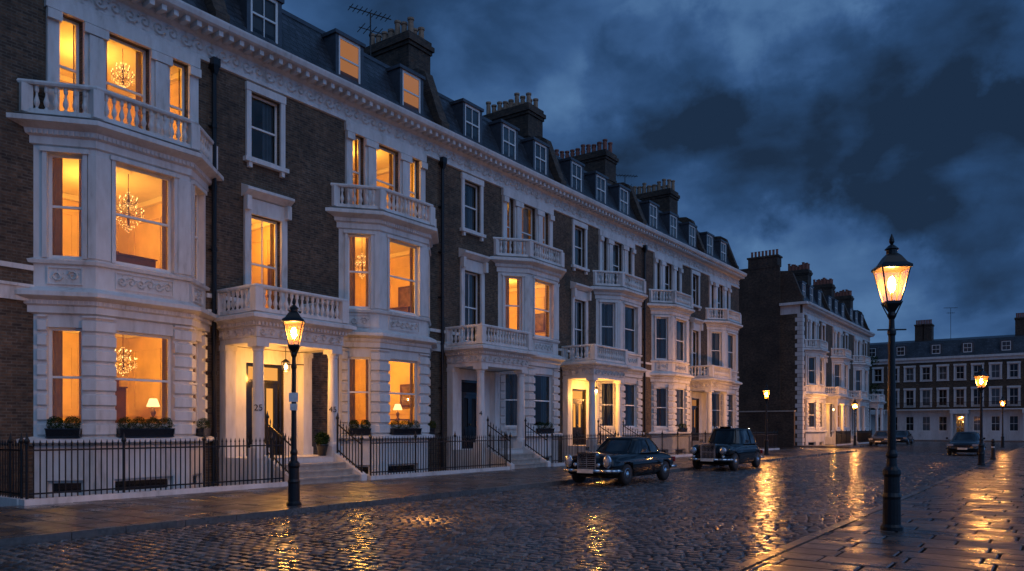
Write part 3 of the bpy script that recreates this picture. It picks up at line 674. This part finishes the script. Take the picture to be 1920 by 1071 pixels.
def sheet(name,pts,z,mat):
    mb=MB(); mb.add([(x,y,z) for x,y in pts],[tuple(range(len(pts)))]); return struct(mb.build(name,mat))
sheet('ground',[(-900,-900),(900,-900),(900,900),(-900,900)],-.04,M['groundm'])
KL=-12.3; KR=-3.1
sheet('road_bed',[(KL,-10),(KR,-10),(KR,64),(KL,64)],-.012,M['groundm'])
stones('cobbled_road',KL+.01,KR-.01,1,60,.25,.165,.030,.024,.026,.020,M['sett'],.020,False,.0022)
sheet('far_cobbled_road',[(KL-4,60),(KR+2,60),(KR+2,117),(KL-4,117)],.0,M['farsett'])
sheet('side_street',[(-90,60.8),(-15.8,60.8),(-15.8,71),(-90,71)],.004,M['farsett'])
def slab(name,x0,x1,y0,y1,mat,z=.1):
    mb=MB(); mb.box(x0,x1,y0,y1,-.02,z); return struct(mb.build(name,mat))
slab('left_pavement_bed',RX-.2,KL-.155,-6,60,M['groundm'],.09)
stones('left_pavement',RX-.1,KL-.16,-2,60,.85,.62,.024,.012,.014,.004,M['flag'],.12,False,.0015)
slab('front_area_paving',FX-.0,RX-.2,-6,60,M['groundm'],.02)
slab('right_pavement_bed',KR+.155,12,-6,117,M['groundm'],.085)
stones('right_pavement',KR+.16,3,-1,75,.80,.48,.030,.014,.014,.005,M['flag'],.12,False,.002)
slab('second_terrace_pavement',FX2,-15.3,71,106,M['flag'],.12)
slab('far_pavement',-60,12,112.5,118,M['flag'],.124)
def kerb(name,x,y0,y1,dirx=0):
    mb=MB(); y=y0
    while y<y1:
        l=min(random.uniform(.8,1.1),y1-y)
        mb.box8([(x-.075,y,-.01),(x+.075,y,-.01),(x+.075,y+l-.012,-.01),(x-.075,y+l-.012,-.01),(x-.07,y,.125),(x+.07,y,.125),(x+.07,y+l-.012,.125),(x-.07,y+l-.012,.125)]); y+=l
    return struct(mb.build(name,M['kerb']))
kerb('left_kerb',KL-.08,-2,60); kerb('right_kerb',KR+.08,-1,112); kerb('second_terrace_kerb',-15.22,71,106)
# ------------------------------------------------------------------ street lamps
def street_lamp(loc,label,sc=1,rz=.5,mant='mantle'):
    T=empty('street_lamp',label,'street lamp',loc,rz,'old fashioned street lamps')
    q=MB(); q.lathe(0,0,[(.17,0),(.17,.06),(.135,.1),(.13,.5),(.14,.54),(.12,.6),(.115,.85),(.135,.9),(.13,.96),(.08,1.02),(.07,1.15),(.085,1.18),(.085,1.22),(.062,1.28),(.05,3.1),(.065,3.13),(.065,3.18),(.045,3.22),(.04,3.36),(.07,3.42),(.05,3.48)],16)
    q.tube((-.22,0,3.2),(.22,0,3.2),.012,6); q.build('post',M['iron'],T,False)
    q=MB(); R0,R1,Z0,Z1=.145,.30,3.64,4.18
    q.lathe(0,0,[(.04,3.46),(.15,3.61),(.15,3.65)],4,PI/4)
    for k in range(4):
        a=PI/4+k*PI/2; q.tube((R0*math.cos(a),R0*math.sin(a),Z0),(R1*math.cos(a),R1*math.sin(a),Z1),.012,4)
        q.tube((.03*math.cos(a),.03*math.sin(a),3.36),(.17*math.cos(a),.17*math.sin(a),3.64),.010,4)
    q.build('lantern_frame',M['iron'],T)
    q=MB(); q.lathe(0,0,[(.335,4.16),(.335,4.20),(.25,4.25),(.16,4.36),(.10,4.41)],4,PI/4); q.lathe(0,0,[(.085,4.40),(.085,4.47),(.11,4.48),(.05,4.54),(.02,4.56),(.042,4.60),(.038,4.64),(.005,4.73)],10)
    q.build('lantern_roof',M['iron'],T)
    q=MB()
    for k in range(4):
        a=PI/4+k*PI/2; b=a+PI/2; r0,r1=R0-.005,R1-.008
        q.add([(r0*math.cos(a),r0*math.sin(a),Z0+.01),(r0*math.cos(b),r0*math.sin(b),Z0+.01),(r1*math.cos(b),r1*math.sin(b),Z1-.01),(r1*math.cos(a),r1*math.sin(a),Z1-.01)],[(0,1,2,3)])
    q.build('lantern_glass',M['lglass'],T)
    q=MB(); q.lathe(0,0,[(.015,3.80),(.045,3.85),(.055,3.92),(.045,4.0),(.015,4.04)],10); q.build('gas_mantle',M[mant],T,True)
    q=MB(); q.tube((0,0,3.64),(0,0,3.80),.012); q.build('burner',M['iron'],T)
    T.scale=(sc,sc,sc); return T
def at(x,d): return (-d, 2196*d/(2000-x)-.7172*d)
L0=street_lamp((*at(1672,2.2),.12),'tall glowing street lamp on the right pavement, nearest the camera',.97)
X,Y=at(551,12.85); L1=copytree(L0,(X,Y,.12),'glowing street lamp with small white sign before the porch numbered 25 and 45',rz=.8); L1.scale=(.9,)*3
q=MB(); q.box(-.10,.10,-.085,-.075,2.35,2.56); q.box(-.08,.08,-.085,-.075,2.16,2.31); sg=q.build('sign',M['sign'],L1)
X,Y=at(1437,14.45); L2=street_lamp((X,Y,.12),'glowing street lamp by the corner of the side street',.91,.3,'mantle2')
X,Y=at(1603,15.6); c=copytree(L2,(X,Y,.12),'distant glowing street lamp in front of the second terrace',rz=.9)
for (x,d,lab) in ((1840,2.95,'glowing street lamp on the right pavement, beyond the tallest one'),(1880,4.2,'small farthest street lamp at the right, beyond the parked car')):
    X,Y=at(x,d); c=copytree(L0,(X,Y,.12),lab,rz=random.random()); c.scale=(.91,)*3
X,Y=at(1862,3.0); T=empty('bollard','black iron bollard on the right pavement edge near the second lamp','bollard',(X,Y,.12))
q=MB(); q.lathe(0,0,[(.13,0),(.13,.08),(.09,.12),(.075,.7),(.1,.74),(.1,.78),(.07,.82),(.09,.92),(.05,1.02),(.005,1.05)],10); q.build('bollard_shaft',M['iron'],T)
q=MB(); q.lathe(0,0,[(.082,.60),(.084,.62),(.082,.66)],10); q.build('bollard_band',M['sign'],T)
# ------------------------------------------------------------------ cars
def bake(o):
    dg=bpy.context.evaluated_depsgraph_get(); me=bpy.data.meshes.new_from_object(o.evaluated_get(dg)); o.modifiers.clear(); o.data=me
def empty_part(name,parent,loc):
    o=bpy.data.objects.new(name,None); COL.objects.link(o); o.parent=parent; o.location=loc; return o
def car(label,loc,Lc,Wc,H,st,gh,wheels,wr,paint,style,name='parked_car',rz=0):
    T=empty(name,label,'car',loc,rz,'cars in the street'); w=Wc/2
    mb=MB(); vs=[]; n=0
    for (t,wf,zt,zb) in st:
        y=-Lc/2+t*Lc; ww=w*wf; half=[(0,zb),(ww*.8,zb),(ww*.94,zb+.08),(ww,zb+.28),(ww*.995,zt-.26),(ww*.94,zt-.10),(ww*.78,zt-.01),(ww*.42,zt+.025),(0,zt+.035)]
        ring=half+[(-x,z) for x,z in reversed(half[1:-1])]; n=len(ring); vs+=[(x,y,z) for x,z in ring]
    m=len(st); fs=[]
    for i in range(m-1):
        for k in range(n): fs.append((i*n+k,i*n+(k+1)%n,(i+1)*n+(k+1)%n,(i+1)*n+k))
    fs+= [tuple(range(n)),tuple(reversed([(m-1)*n+k for k in range(n)]))]
    mb.add(vs,fs); body=mb.build('body',paint,T)
    bm=bmesh.new(); bm.from_mesh(body.data); bmesh.ops.recalc_face_normals(bm,faces=bm.faces); bm.to_mesh(body.data); bm.free()
    s=body.modifiers.new('s','SUBSURF'); s.levels=2; s.render_levels=2
    cut=[]
    for wy in wheels:
        q=MB(); q.tube((-w*1.3,wy,wr+.02),(w*1.3,wy,wr+.02),wr+.055,24); c=q.build('cut',paint,T)
        bm=bmesh.new(); bm.from_mesh(c.data); bmesh.ops.recalc_face_normals(bm,faces=bm.faces); bm.to_mesh(c.data); bm.free()
        b=body.modifiers.new('b','BOOLEAN'); b.operation='DIFFERENCE'; b.object=c; b.solver='EXACT'; cut.append(c)
    bpy.context.view_layer.update(); bake(body)
    for c in cut: bpy.data.objects.remove(c)
    body.data.polygons.foreach_set('use_smooth',[True]*len(body.data.polygons))
    q=MB()
    for wy in wheels: q.box(-w*.62,w*.62,wy-wr-.04,wy+wr+.04,.22,wr*2)
    q.build('underbody',M['rubber'],T)
    yb0,yb1,wb,zb,yt0,yt1,wt=gh
    def ringp(y0,y1,ww,z,e=4,N_=48):
        out=[]
        for k in range(N_):
            a=2*PI*k/N_; c,s=math.cos(a),math.sin(a)
            out.append((ww*math.copysign(abs(c)**(2/e),c),(y0+y1)/2+(y1-y0)/2*math.copysign(abs(s)**(2/e),s),z))
        return out
    def lay(rings,name,mat,cap=True):
        q=MB(); N_=len(rings[0]); vs=[p for r in rings for p in r]; fs=[(i*N_+k,i*N_+(k+1)%N_,(i+1)*N_+(k+1)%N_,(i+1)*N_+k) for i in range(len(rings)-1) for k in range(N_)]
        if cap: fs.append(tuple((len(rings)-1)*N_+k for k in range(N_)))
        q.add(vs,fs); return q.build(name,mat,T,True)
    R0=ringp(yb0,yb1,wb,zb-.03); R1=ringp(yt0,yt1,wt,H-.09); Rm=ringp(yb0+(yt0-yb0)*.48,yb1+(yt1-yb1)*.42,(wb+wt)/2+.02,(zb+H-.12)/2)
    lay([R0,Rm,R1],'windows',M['carglass'],False)
    lay([ringp(yt0-.03,yt1+.03,wt+.02,H-.11),ringp(yt0-.02,yt1+.02,wt+.01,H-.07),ringp(yt0+.06,yt1-.06,wt-.06,H-.035),ringp(yt0+.22,yt1-.22,wt-.2,H-.012),ringp(yt0+.45,yt1-.45,wt-.38,H-.002),ringp(yt0+.7,yt1-.7,wt-.52,H)],'roof',paint)
    def side(r,sx,f):
        ys=[p[1] for p in r]; yy=min(ys)+(max(ys)-min(ys))*f; c=min((p for p in r if p[0]*sx>0),key=lambda p:abs(p[1]-yy)); return Vector(c)
    q=MB()
    for sx in (-1,1):
        for f,rr in ((.035,.032),(.5,.03),(.955,.055)):
            a,b_,c_=side(R0,sx,f),side(Rm,sx,f),side(R1,sx,f); q.tube(a,b_,rr,6); q.tube(b_,c_,rr,6)
    q.build('pillars',paint,T)
    for sx in (-1,1):
        q=MB(); q.tube((sx*(w*.99),-Lc*.43,zb-.24),(sx*(w*.99),Lc*.43,zb-.24),.012,4); q.tube((sx*(wb+.01),yb0+.35,zb-.005),(sx*(wb+.01),yb1-.35,zb-.005),.012,4); q.build('side_trim',M['chrome'],T)
        q=MB(); q.box(sx*w-.012,sx*w+.012,-.15,.0,zb-.15,zb-.12); q.build('door_handle',M['chrome'],T)
        q=MB(); q.tube((sx*(w-.04),yb0+.35,zb),(sx*(w+.08),yb0+.33,zb+.06),.012); q.box(sx*(w+.1)-.06,sx*(w+.1)+.06,yb0+.3,yb0+.35,zb+.03,zb+.15); q.build('wing_mirror',M['chrome'] if style!='modern' else paint,T)
    for wy in wheels:
        for sx in (-1,1):
            W_=empty_part('wheel',T,(sx*(w-.12),wy,wr+.02))
            def disc(prof,name,mat):
                q=MB(); q.lathe(0,0,prof,24); o=q.build(name,mat,W_,True); o.rotation_euler=(0,sx*PI/2,0)
            disc([(wr*.6,-.09),(wr*.93,-.1),(wr,-.06),(wr,.06),(wr*.93,.1),(wr*.62,.095)],'tyre',M['rubber'])
            disc([(wr*.62,.07),(wr*.6,.1),(wr*.42,.075),(wr*.25,.105),(wr*.1,.125),(.001,.13)],'rim',M['chrome'])
    yf=-Lc/2; yr=Lc/2
    for y,s in ((yf,-1),(yr,1)):
        q=MB(); pts=[(-w*.96,y-s*.42),(-w*.99,y-s*.14),(-w*.86,y+s*.03),(-w*.5,y+s*.09),(0,y+s*.11),(w*.5,y+s*.09),(w*.86,y+s*.03),(w*.99,y-s*.14),(w*.96,y-s*.42)]
        for a,b in zip(pts,pts[1:]): q.tube((a[0],a[1],.45),(b[0],b[1],.45),.05,8)
        q.build('bumper',M['chrome'] if style!='modern' else paint,T,True)
    q=MB(); q.box(-.26,.26,yf-.175,yf-.16,.39,.50); q.build('number_plate',M['plate'],T)
    def lampd(x,z,r,y,ry=None,name='headlight'):
        q=MB(); q.lathe(0,0,[(r*.8,-.05),(r,0),(r,.03),(r*.85,.035),(r*.5,.06),(.001,.07)],16,sy=(ry or r)/r); o=q.build(name,M['lens'],T,True); o.rotation_euler=(PI/2,0,0); o.location=(x,y,z)
        q=MB(); q.lathe(0,0,[(r*1.0,-.04),(r*1.14,.0),(r*1.14,.03),(r*1.02,.045)],16,sy=(ry or r)/r); o2=q.build('headlight_rim',M['chrome'],T,True); o2.rotation_euler=(PI/2,0,0); o2.location=(x,y,z)
    if style=='classic':
        q=MB(); gw,gz0,gz1=.27,.52,.93; y=yf-.06
        q.box(-gw-.04,-gw,y-.02,y+.16,gz0,gz1); q.box(gw,gw+.04,y-.02,y+.16,gz0,gz1); q.box(-gw-.04,gw+.04,y-.02,y+.16,gz1,gz1+.05); q.box(-gw-.04,gw+.04,y-.02,y+.16,gz0-.03,gz0)
        for k in range(7): z=gz0+(gz1-gz0)*(k+.5)/7; q.box(-gw,gw,y,y+.02,z-.009,z+.009)
        q.box(-.012,.012,y-.01,y+.02,gz0,gz1); q.build('grille',M['chrome'],T)
        q=MB(); q.box(-gw,gw,y+.03,y+.14,gz0,gz1); q.build('grille_back',M['black'],T)
        q=MB()
        for k in range(12):
            a,b=2*PI*k/12,2*PI*(k+1)/12; q.tube((.045*math.cos(a),y+.02,1.06+.045*math.sin(a)),(.045*math.cos(b),y+.02,1.06+.045*math.sin(b)),.005,4)
        for a in (90,210,330): q.tube((0,y+.02,1.06),(.045*math.cos(math.radians(a)),y+.02,1.06+.045*math.sin(math.radians(a))),.006,4)
        q.tube((0,y+.02,.98),(0,y+.02,1.015),.008); q.build('bonnet_ornament',M['chrome'],T)
        for sx in (-1,1): lampd(sx*w*.72,.72,.115,yf+.0,.17); lampd(sx*w*.43,.62,.055,yf-.05)
    elif style=='taxi':
        q=MB(); gw,gz0,gz1=.25,.5,1.0; y=yf-.07
        q.box(-gw-.05,-gw,y,y+.18,gz0,gz1); q.box(gw,gw+.05,y,y+.18,gz0,gz1); q.box(-gw-.05,gw+.05,y,y+.18,gz1,gz1+.06); q.box(-gw-.05,gw+.05,y,y+.18,gz0-.04,gz0)
        for k in range(9): x=-gw+2*gw*(k+.5)/9; q.box(x-.008,x+.008,y+.01,y+.03,gz0,gz1)
        q.box(-gw,gw,y+.005,y+.03,.74,.76); q.build('grille',M['chrome'],T); q=MB(); q.box(-gw,gw,y+.04,y+.14,gz0,gz1); q.build('grille_back',M['black'],T)
        for sx in (-1,1):
            lampd(sx*w*.70,.80,.125,yf-.06); lampd(sx*w*.70,.57,.05,yf-.0)
            q=MB(); q.lathe(0,0,[(.001,-.22),(.10,-.2),(.17,-.12),(.22,.05),(.235,.3),(.22,.6),(.15,.95),(.01,1.25)],18,sx=.85); f=q.build('front_wing',paint,T,True); f.rotation_euler=(-PI/2,0,0); f.location=(sx*w*.72,yf+.14,.80)
        q=MB(); q.box(-.22,.22,yt0+.06,yt0+.14,H-.05,H+.05); q.build('roof_sign',paint,T)
    else:
        q=MB(); q.box(-.42,.42,yf-.03,yf+.05,.52,.66); q.build('grille',M['black'],T)
        for sx in (-1,1): q=MB(); q.box(min(sx*.5,sx*w*.93),max(sx*.5,sx*w*.93),yf-.0,yf+.12,.6,.72); q.build('headlight',M['lens'],T)
    for sx in (-1,1): q=MB(); q.box(min(sx*w*.6,sx*w*.9),max(sx*w*.6,sx*w*.9),yr-.05,yr+.03,.6,.75); q.build('tail_light',M['redlens'],T)
    return T
SED=[(0,.82,.80,.36),(.015,.91,.87,.3),(.07,.97,.91,.25),(.2,1,.94,.2),(.33,1,.96,.2),(.5,1,.97,.2),(.68,1,.97,.2),(.82,1,.94,.22),(.93,.96,.89,.28),(.985,.90,.82,.34),(1,.82,.74,.38)]
TAX=[(0,.58,.92,.36),(.02,.70,1.00,.3),(.08,.82,1.05,.25),(.2,.93,1.08,.2),(.3,1,1.09,.2),(.5,1,1.10,.2),(.72,1,1.09,.2),(.86,.97,1.04,.24),(.96,.90,.92,.3),(1,.80,.76,.38)]
MOD=[(0,.80,.62,.3),(.03,.9,.74,.24),(.1,.97,.84,.2),(.25,1,.93,.18),(.33,1,.96,.18),(.5,1,.98,.18),(.7,1,1.0,.18),(.88,.98,1.0,.2),(.97,.93,.95,.26),(1,.85,.8,.34)]
car('black classic saloon with chrome grille parked at the left kerb',(-11.25,21.6,.02),4.3,1.78,1.42,SED,(-.80,1.42,.79,.95,-.22,.92,.61),(-1.34,1.28),.31,M['paint'],'classic')
car('rounded black taxi parked behind the classic saloon',(-11.40,31.2,.02),4.2,1.72,1.70,TAX,(-.75,1.76,.80,1.06,-.35,1.33,.64),(-1.36,1.33),.34,M['paint'],'taxi','taxi')
X,Y=at(1812,5.1); car('dark modern car at the far right of the road, below the lit lamps',(X,Y,.02),4.3,1.8,1.46,MOD,(-.95,1.9,.80,.96,-.2,1.35,.6),(-1.3,1.3),.32,M['paintblue'],'modern')
X,Y=at(1655,14.2); car('small distant dark car parked before the second terrace, nearer one',(X,Y,.02),4.3,1.8,1.46,MOD,(-.95,1.9,.80,.96,-.2,1.35,.6),(-1.3,1.3),.32,M['paintgrey'],'modern')
X,Y=at(1690,14.2); car('small distant dark car parked before the second terrace, farther one',(X,Y,.02),4.3,1.8,1.44,MOD,(-.95,1.9,.80,.96,-.2,1.35,.6),(-1.3,1.3),.32,M['paintblue'],'modern')
# ------------------------------------------------------------------ boundary wall, far terrace, tree, aerials
mb=MB(); mb.box(-45,-20.1,71.9,72.3,0,3.2); T=empty('boundary_wall','dark brick garden wall along the side street','wall',(0,0,0)); mb.build('brickwork',M['brick2'],T)
mb=MB(); mb.box(-45,-20.05,71.82,72.38,3.2,3.32); mb.build('coping',M['step'],T)
def far_house(label,x0,x1,seed,chx):
    rnd=random.Random(seed); T=empty('terraced_house',label,'house',(x0,118,0),0,'houses of the facing terrace'); W=x1-x0
    cols=[W*(.5+i)/4 for i in range(4)]; dcol=rnd.choice((1,2)); holes=[]
    for i,c in enumerate(cols):
        holes.append((c-.5,c+.5,.4 if i==dcol else 1.3,3.3)); holes+=[(c-.5,c+.5,4.7,6.9),(c-.48,c+.48,8.2,10.0)]
    mb=MB(); wallh(mb,WALLF,0,W,4.1,11.3,[h for h in holes if h[2]>4],.2); mb.build('brick_wall',M['brick'],T)
    mb=MB(); wallh(mb,WALLF,0,W,0,4.1,[h for h in holes if h[2]<4],.2)
    mb.fbox(WALLF,0,W,0,.9,4.1,4.25); mb.fbox(WALLF,0,W,0,.12,10.6,11.0); mb.fbox(WALLF,0,W,0,.35,11.0,11.3)
    for i,c in enumerate(cols):
        for z0,z1 in ((4.7,6.9),(8.2,10.0)):
            mb.fbox(WALLF,c-.72,c-.5,0,.08,z0-.05,z1); mb.fbox(WALLF,c+.5,c+.72,0,.08,z0-.05,z1); mb.fbox(WALLF,c-.76,c+.76,0,.14,z1,z1+.25); mb.fbox(WALLF,c-.76,c+.76,0,.12,z0-.17,z0-.05)
    c=cols[dcol]; mb.box(c-.95,c-.7,-1.3,-1.05,0,3.6); mb.box(c+.7,c+.95,-1.3,-1.05,0,3.6); mb.box(c-1.05,c+1.05,-1.4,-.002,3.6,4.09)
    mb.build('stucco_trim',M['stucco'],T)
    mb=MB(); k=0
    while k*.14<W: mb.box(k*.14,k*.14+.03,-.86,-.83,4.25,5.1); k+=1
    mb.box(0,W,-.87,-.82,5.1,5.15); mb.build('balcony_rail',M['iron'],T)
    for i,h in enumerate(holes):
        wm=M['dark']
        if h[2]<4 and (i//3)!=dcol and rnd.random()<.25: wm=M['warmdim']
        elif h[2]<4 and (i//3)==dcol: wm=M['black']
        elif rnd.random()<.4: wm=M['net']
        sash(T,WALLF,*h,.12,wm,bars=2)
    mb=MB(); mb.add([(0,0,11.3),(W,0,11.3),(W,1.6,13.6),(0,1.6,13.6),(0,5,14.2),(W,5,14.2),(0,10,11.3),(W,10,11.3)],[(0,1,2,3),(3,2,5,4),(4,5,7,6),(0,3,4,6),(1,7,5,2)]); rf=mb.build('roof',M['slate'],T)
    for c in (W*.27,W*.73):
        mb=MB(); mb.box(c-.7,c+.7,.35,1.6,11.6,13.1); mb.build('dormer',M['lead'],T); F=(0,.34,1,0); sash(T,F,c-.5,c+.5,11.75,12.95,-.06,M['warmglow'] if rnd.random()<.3 else M['net'],bars=2,name='dormer_window')
    mb=MB(); mb.box(chx,chx+1.1,3,5,13,16); mb.box(chx-.08,chx+1.18,2.9,5.1,16,16.2); ch=mb.build('chimney_stack',M['brick2'],T)
    for k in range(5): p=MB(); p.lathe(chx+.15+k*.2,3.6,[(.12,16.2),(.09,16.3),(.09,16.8),(.12,16.85)],8); p.build('chimney_pot',M['potred'],ch)
far_house('left house of the terrace facing down the far end of the street',-24.5,-16.5,4,7.2)
far_house('middle house of the terrace facing down the far end of the street',-16.5,-8.5,9,.2)
far_house('right house of the terrace facing down the far end of the street',-8.5,-.5,12,3.0)
def aerial(label,loc,h,rz):
    T=empty('television_aerial',label,'aerial',loc,rz); q=MB(); q.tube((0,0,0),(0,0,h),.03); q.build('mast',M['iron'],T)
    q=MB(); q.tube((-.9,0,h),(.9,0,h),.025)
    for k in range(9): x=-.85+k*.2; q.tube((x,-.28,h),(x,.28,h),.016,4)
    q.tube((-.5,0,h-.7),(.5,0,h-.7),.02); 
    for k in range(4): x=-.4+k*.25; q.tube((x,-.4,h-.7),(x,.4,h-.7),.016,4)
    q.build('antenna',M['iron'],T)
aerial('television aerial left of the nearest chimney stack',(FX-2.6,22.1,15.8),2.7,1.2)
aerial('television aerial beside the far chimney of the near terrace',(FX-4.0,47.0,16.0),2.8,.8)
aerial('television aerial on the terrace at the end of the street',(-13.0,122,13.8),4.5,.5)
T=empty('tree','dark leafy tree between the second terrace and the facing terrace','tree',(-22.5,111,0)); random.seed(5)
q=MB(); q.tube((0,0,0),(0,0,4.5),.28,8,.2)
for k in range(12):
    a=random.random()*6.28; r=random.uniform(1,2.4); q.tube((0,0,random.uniform(3,4.5)),(r*math.cos(a),r*math.sin(a),random.uniform(6,10)),.1,5,.03)
q.build('trunk',M['bark'],T); q=MB()
for k in range(22):
    a=random.random()*6.28; r=random.uniform(.3,2.3); leaves(q,r*math.cos(a),r*math.sin(a),random.uniform(5,11),.9,.9,.7,130,.14,.1)
q.build('crown',M['leaf'],T)
# ------------------------------------------------------------------ camera, sky, sun
th=math.atan(1040/1450)
cd=bpy.data.cameras.new('camera'); cam=bpy.data.objects.new('camera',cd); COL.objects.link(cam); SC.camera=cam
cam.location=(0,0,1.7); cam.rotation_euler=(PI/2,0,th); cd.sensor_width=36; cd.lens=36*1450/1920; cd.shift_y=267.5/1920; cd.clip_end=3000; cd.clip_start=.1
W=bpy.data.worlds.new('World'); SC.world=W; W.use_nodes=True; nt=W.node_tree; bg=nt.nodes['Background']
tc=nt.nodes.new('ShaderNodeTexCoord'); D=tc.outputs['Generated']
def pdir(x,y):
    r=(x-960)/1450; u=(803-y)/1450
    v=Vector((r*math.cos(th)-math.sin(th), r*math.sin(th)+math.cos(th), u)); return v.normalized()
def wnoise(scale,detail,rough,amp,src):
    wn=nt.nodes.new('ShaderNodeTexNoise'); wn.inputs['Scale'].default_value=scale; wn.inputs['Detail'].default_value=detail; wn.inputs['Roughness'].default_value=rough; L(nt,D,wn.inputs['Vector'])
    wc=nt.nodes.new('ShaderNodeVectorMath'); wc.operation='SUBTRACT'; L(nt,wn.outputs['Color'],wc.inputs[0]); wc.inputs[1].default_value=(.5,.5,.5)
    ws=nt.nodes.new('ShaderNodeVectorMath'); ws.operation='SCALE'; L(nt,wc.outputs[0],ws.inputs[0]); ws.inputs['Scale'].default_value=amp
    wa=nt.nodes.new('ShaderNodeVectorMath'); wa.operation='ADD'; L(nt,src,wa.inputs[0]); L(nt,ws.outputs[0],wa.inputs[1])
    wnm=nt.nodes.new('ShaderNodeVectorMath'); wnm.operation='NORMALIZE'; L(nt,wa.outputs[0],wnm.inputs[0]); return wnm.outputs[0]
DW=wnoise(5,8,.58,.28,D)
def blob(x,y,rad,wt):
    v=pdir(x,y); n=nt.nodes.new('ShaderNodeVectorMath'); n.operation='DOT_PRODUCT'; L(nt,DW,n.inputs[0]); n.inputs[1].default_value=v
    m=nt.nodes.new('ShaderNodeMapRange'); m.interpolation_type='SMOOTHSTEP'; L(nt,n.outputs['Value'],m.inputs['Value'])
    m.inputs['From Min'].default_value=math.cos(math.radians(rad)); m.inputs['From Max'].default_value=math.cos(math.radians(rad*.6)); m.inputs['To Min'].default_value=0; m.inputs['To Max'].default_value=wt
    return m.outputs['Result']
mp=nt.nodes.new('ShaderNodeMapping'); mp.inputs['Scale'].default_value=(1,1,1.9); mp.inputs['Rotation'].default_value=(0.25,0.1,0); L(nt,D,mp.inputs['Vector'])
nz=nt.nodes.new('ShaderNodeTexNoise'); nz.inputs['Scale'].default_value=4.4; nz.inputs['Detail'].default_value=11; nz.inputs['Roughness'].default_value=.52; nz.inputs['Distortion'].default_value=.2
L(nt,mp.outputs[0],nz.inputs['Vector'])
val=math_(nt,'MULTIPLY',math_(nt,'SUBTRACT',nz.outputs['Fac'],.5),1.25)
for b in ((1470,220,8,.17),(1250,180,6,.17),(1660,190,8,.15),(1780,300,7,.15),(1900,350,7,.14),(1400,310,6,.1),(1720,60,6,.08),(1900,640,7,.08),(1150,330,4,.06),(1560,500,6,-.10),(1850,510,6,-.10),(1330,50,5,-.10),(980,90,9,-.06),(1080,240,5,-.07),(1250,470,6,.05),(620,30,10,.04),(1780,450,5,.06),(1500,600,6,-.06)):
    val=math_(nt,'ADD',val,blob(*b))
val=math_(nt,'ADD',val,.32,True)
r=nt.nodes.new('ShaderNodeValToRGB'); L(nt,val,r.inputs['Fac']); e=r.color_ramp.elements
st=[(.08,(.080,.175,.35)),(.28,(.038,.098,.235)),(.42,(.021,.060,.150)),(.64,(.0105,.026,.060))]
while len(e)<4: e.new(.5)
for i,(p,c) in enumerate(st): e[i].position=p; e[i].color=(*c,1)
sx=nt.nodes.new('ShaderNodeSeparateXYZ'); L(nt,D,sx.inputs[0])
mr=nt.nodes.new('ShaderNodeMapRange'); mr.interpolation_type='SMOOTHSTEP'; L(nt,sx.outputs[0],mr.inputs['Value']); mr.inputs['From Min'].default_value=.05; mr.inputs['From Max'].default_value=.75; mr.inputs['To Min'].default_value=1; mr.inputs['To Max'].default_value=2.6  # sky brightened out of view on the right, to light facades and panes
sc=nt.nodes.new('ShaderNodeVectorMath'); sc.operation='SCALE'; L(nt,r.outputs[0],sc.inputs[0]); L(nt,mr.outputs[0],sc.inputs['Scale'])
sky=nt.nodes.new('ShaderNodeTexSky'); sky.sky_type='NISHITA'; sky.sun_disc=False; sky.sun_elevation=math.radians(1); sky.sun_rotation=math.radians(100)
s2=nt.nodes.new('ShaderNodeVectorMath'); s2.operation='SCALE'; L(nt,sky.outputs[0],s2.inputs[0]); s2.inputs['Scale'].default_value=.002
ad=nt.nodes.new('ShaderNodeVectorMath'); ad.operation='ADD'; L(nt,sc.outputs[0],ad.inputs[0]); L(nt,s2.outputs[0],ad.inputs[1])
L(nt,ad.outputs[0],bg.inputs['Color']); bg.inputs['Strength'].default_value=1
sl=bpy.data.lights.new('sky_fill','SUN'); sl.energy=.30; sl.angle=math.radians(60); sl.color=(.84,.9,1); so=bpy.data.objects.new('sky_fill',sl); COL.objects.link(so)  # wide soft fill lamp added to light the facades; the real sun is down
so.rotation_euler=Vector((.75,-.30,.85)).to_track_quat('Z','Y').to_euler()
SC.view_settings.view_transform='Standard'; SC.view_settings.look='None'; SC.view_settings.exposure=0
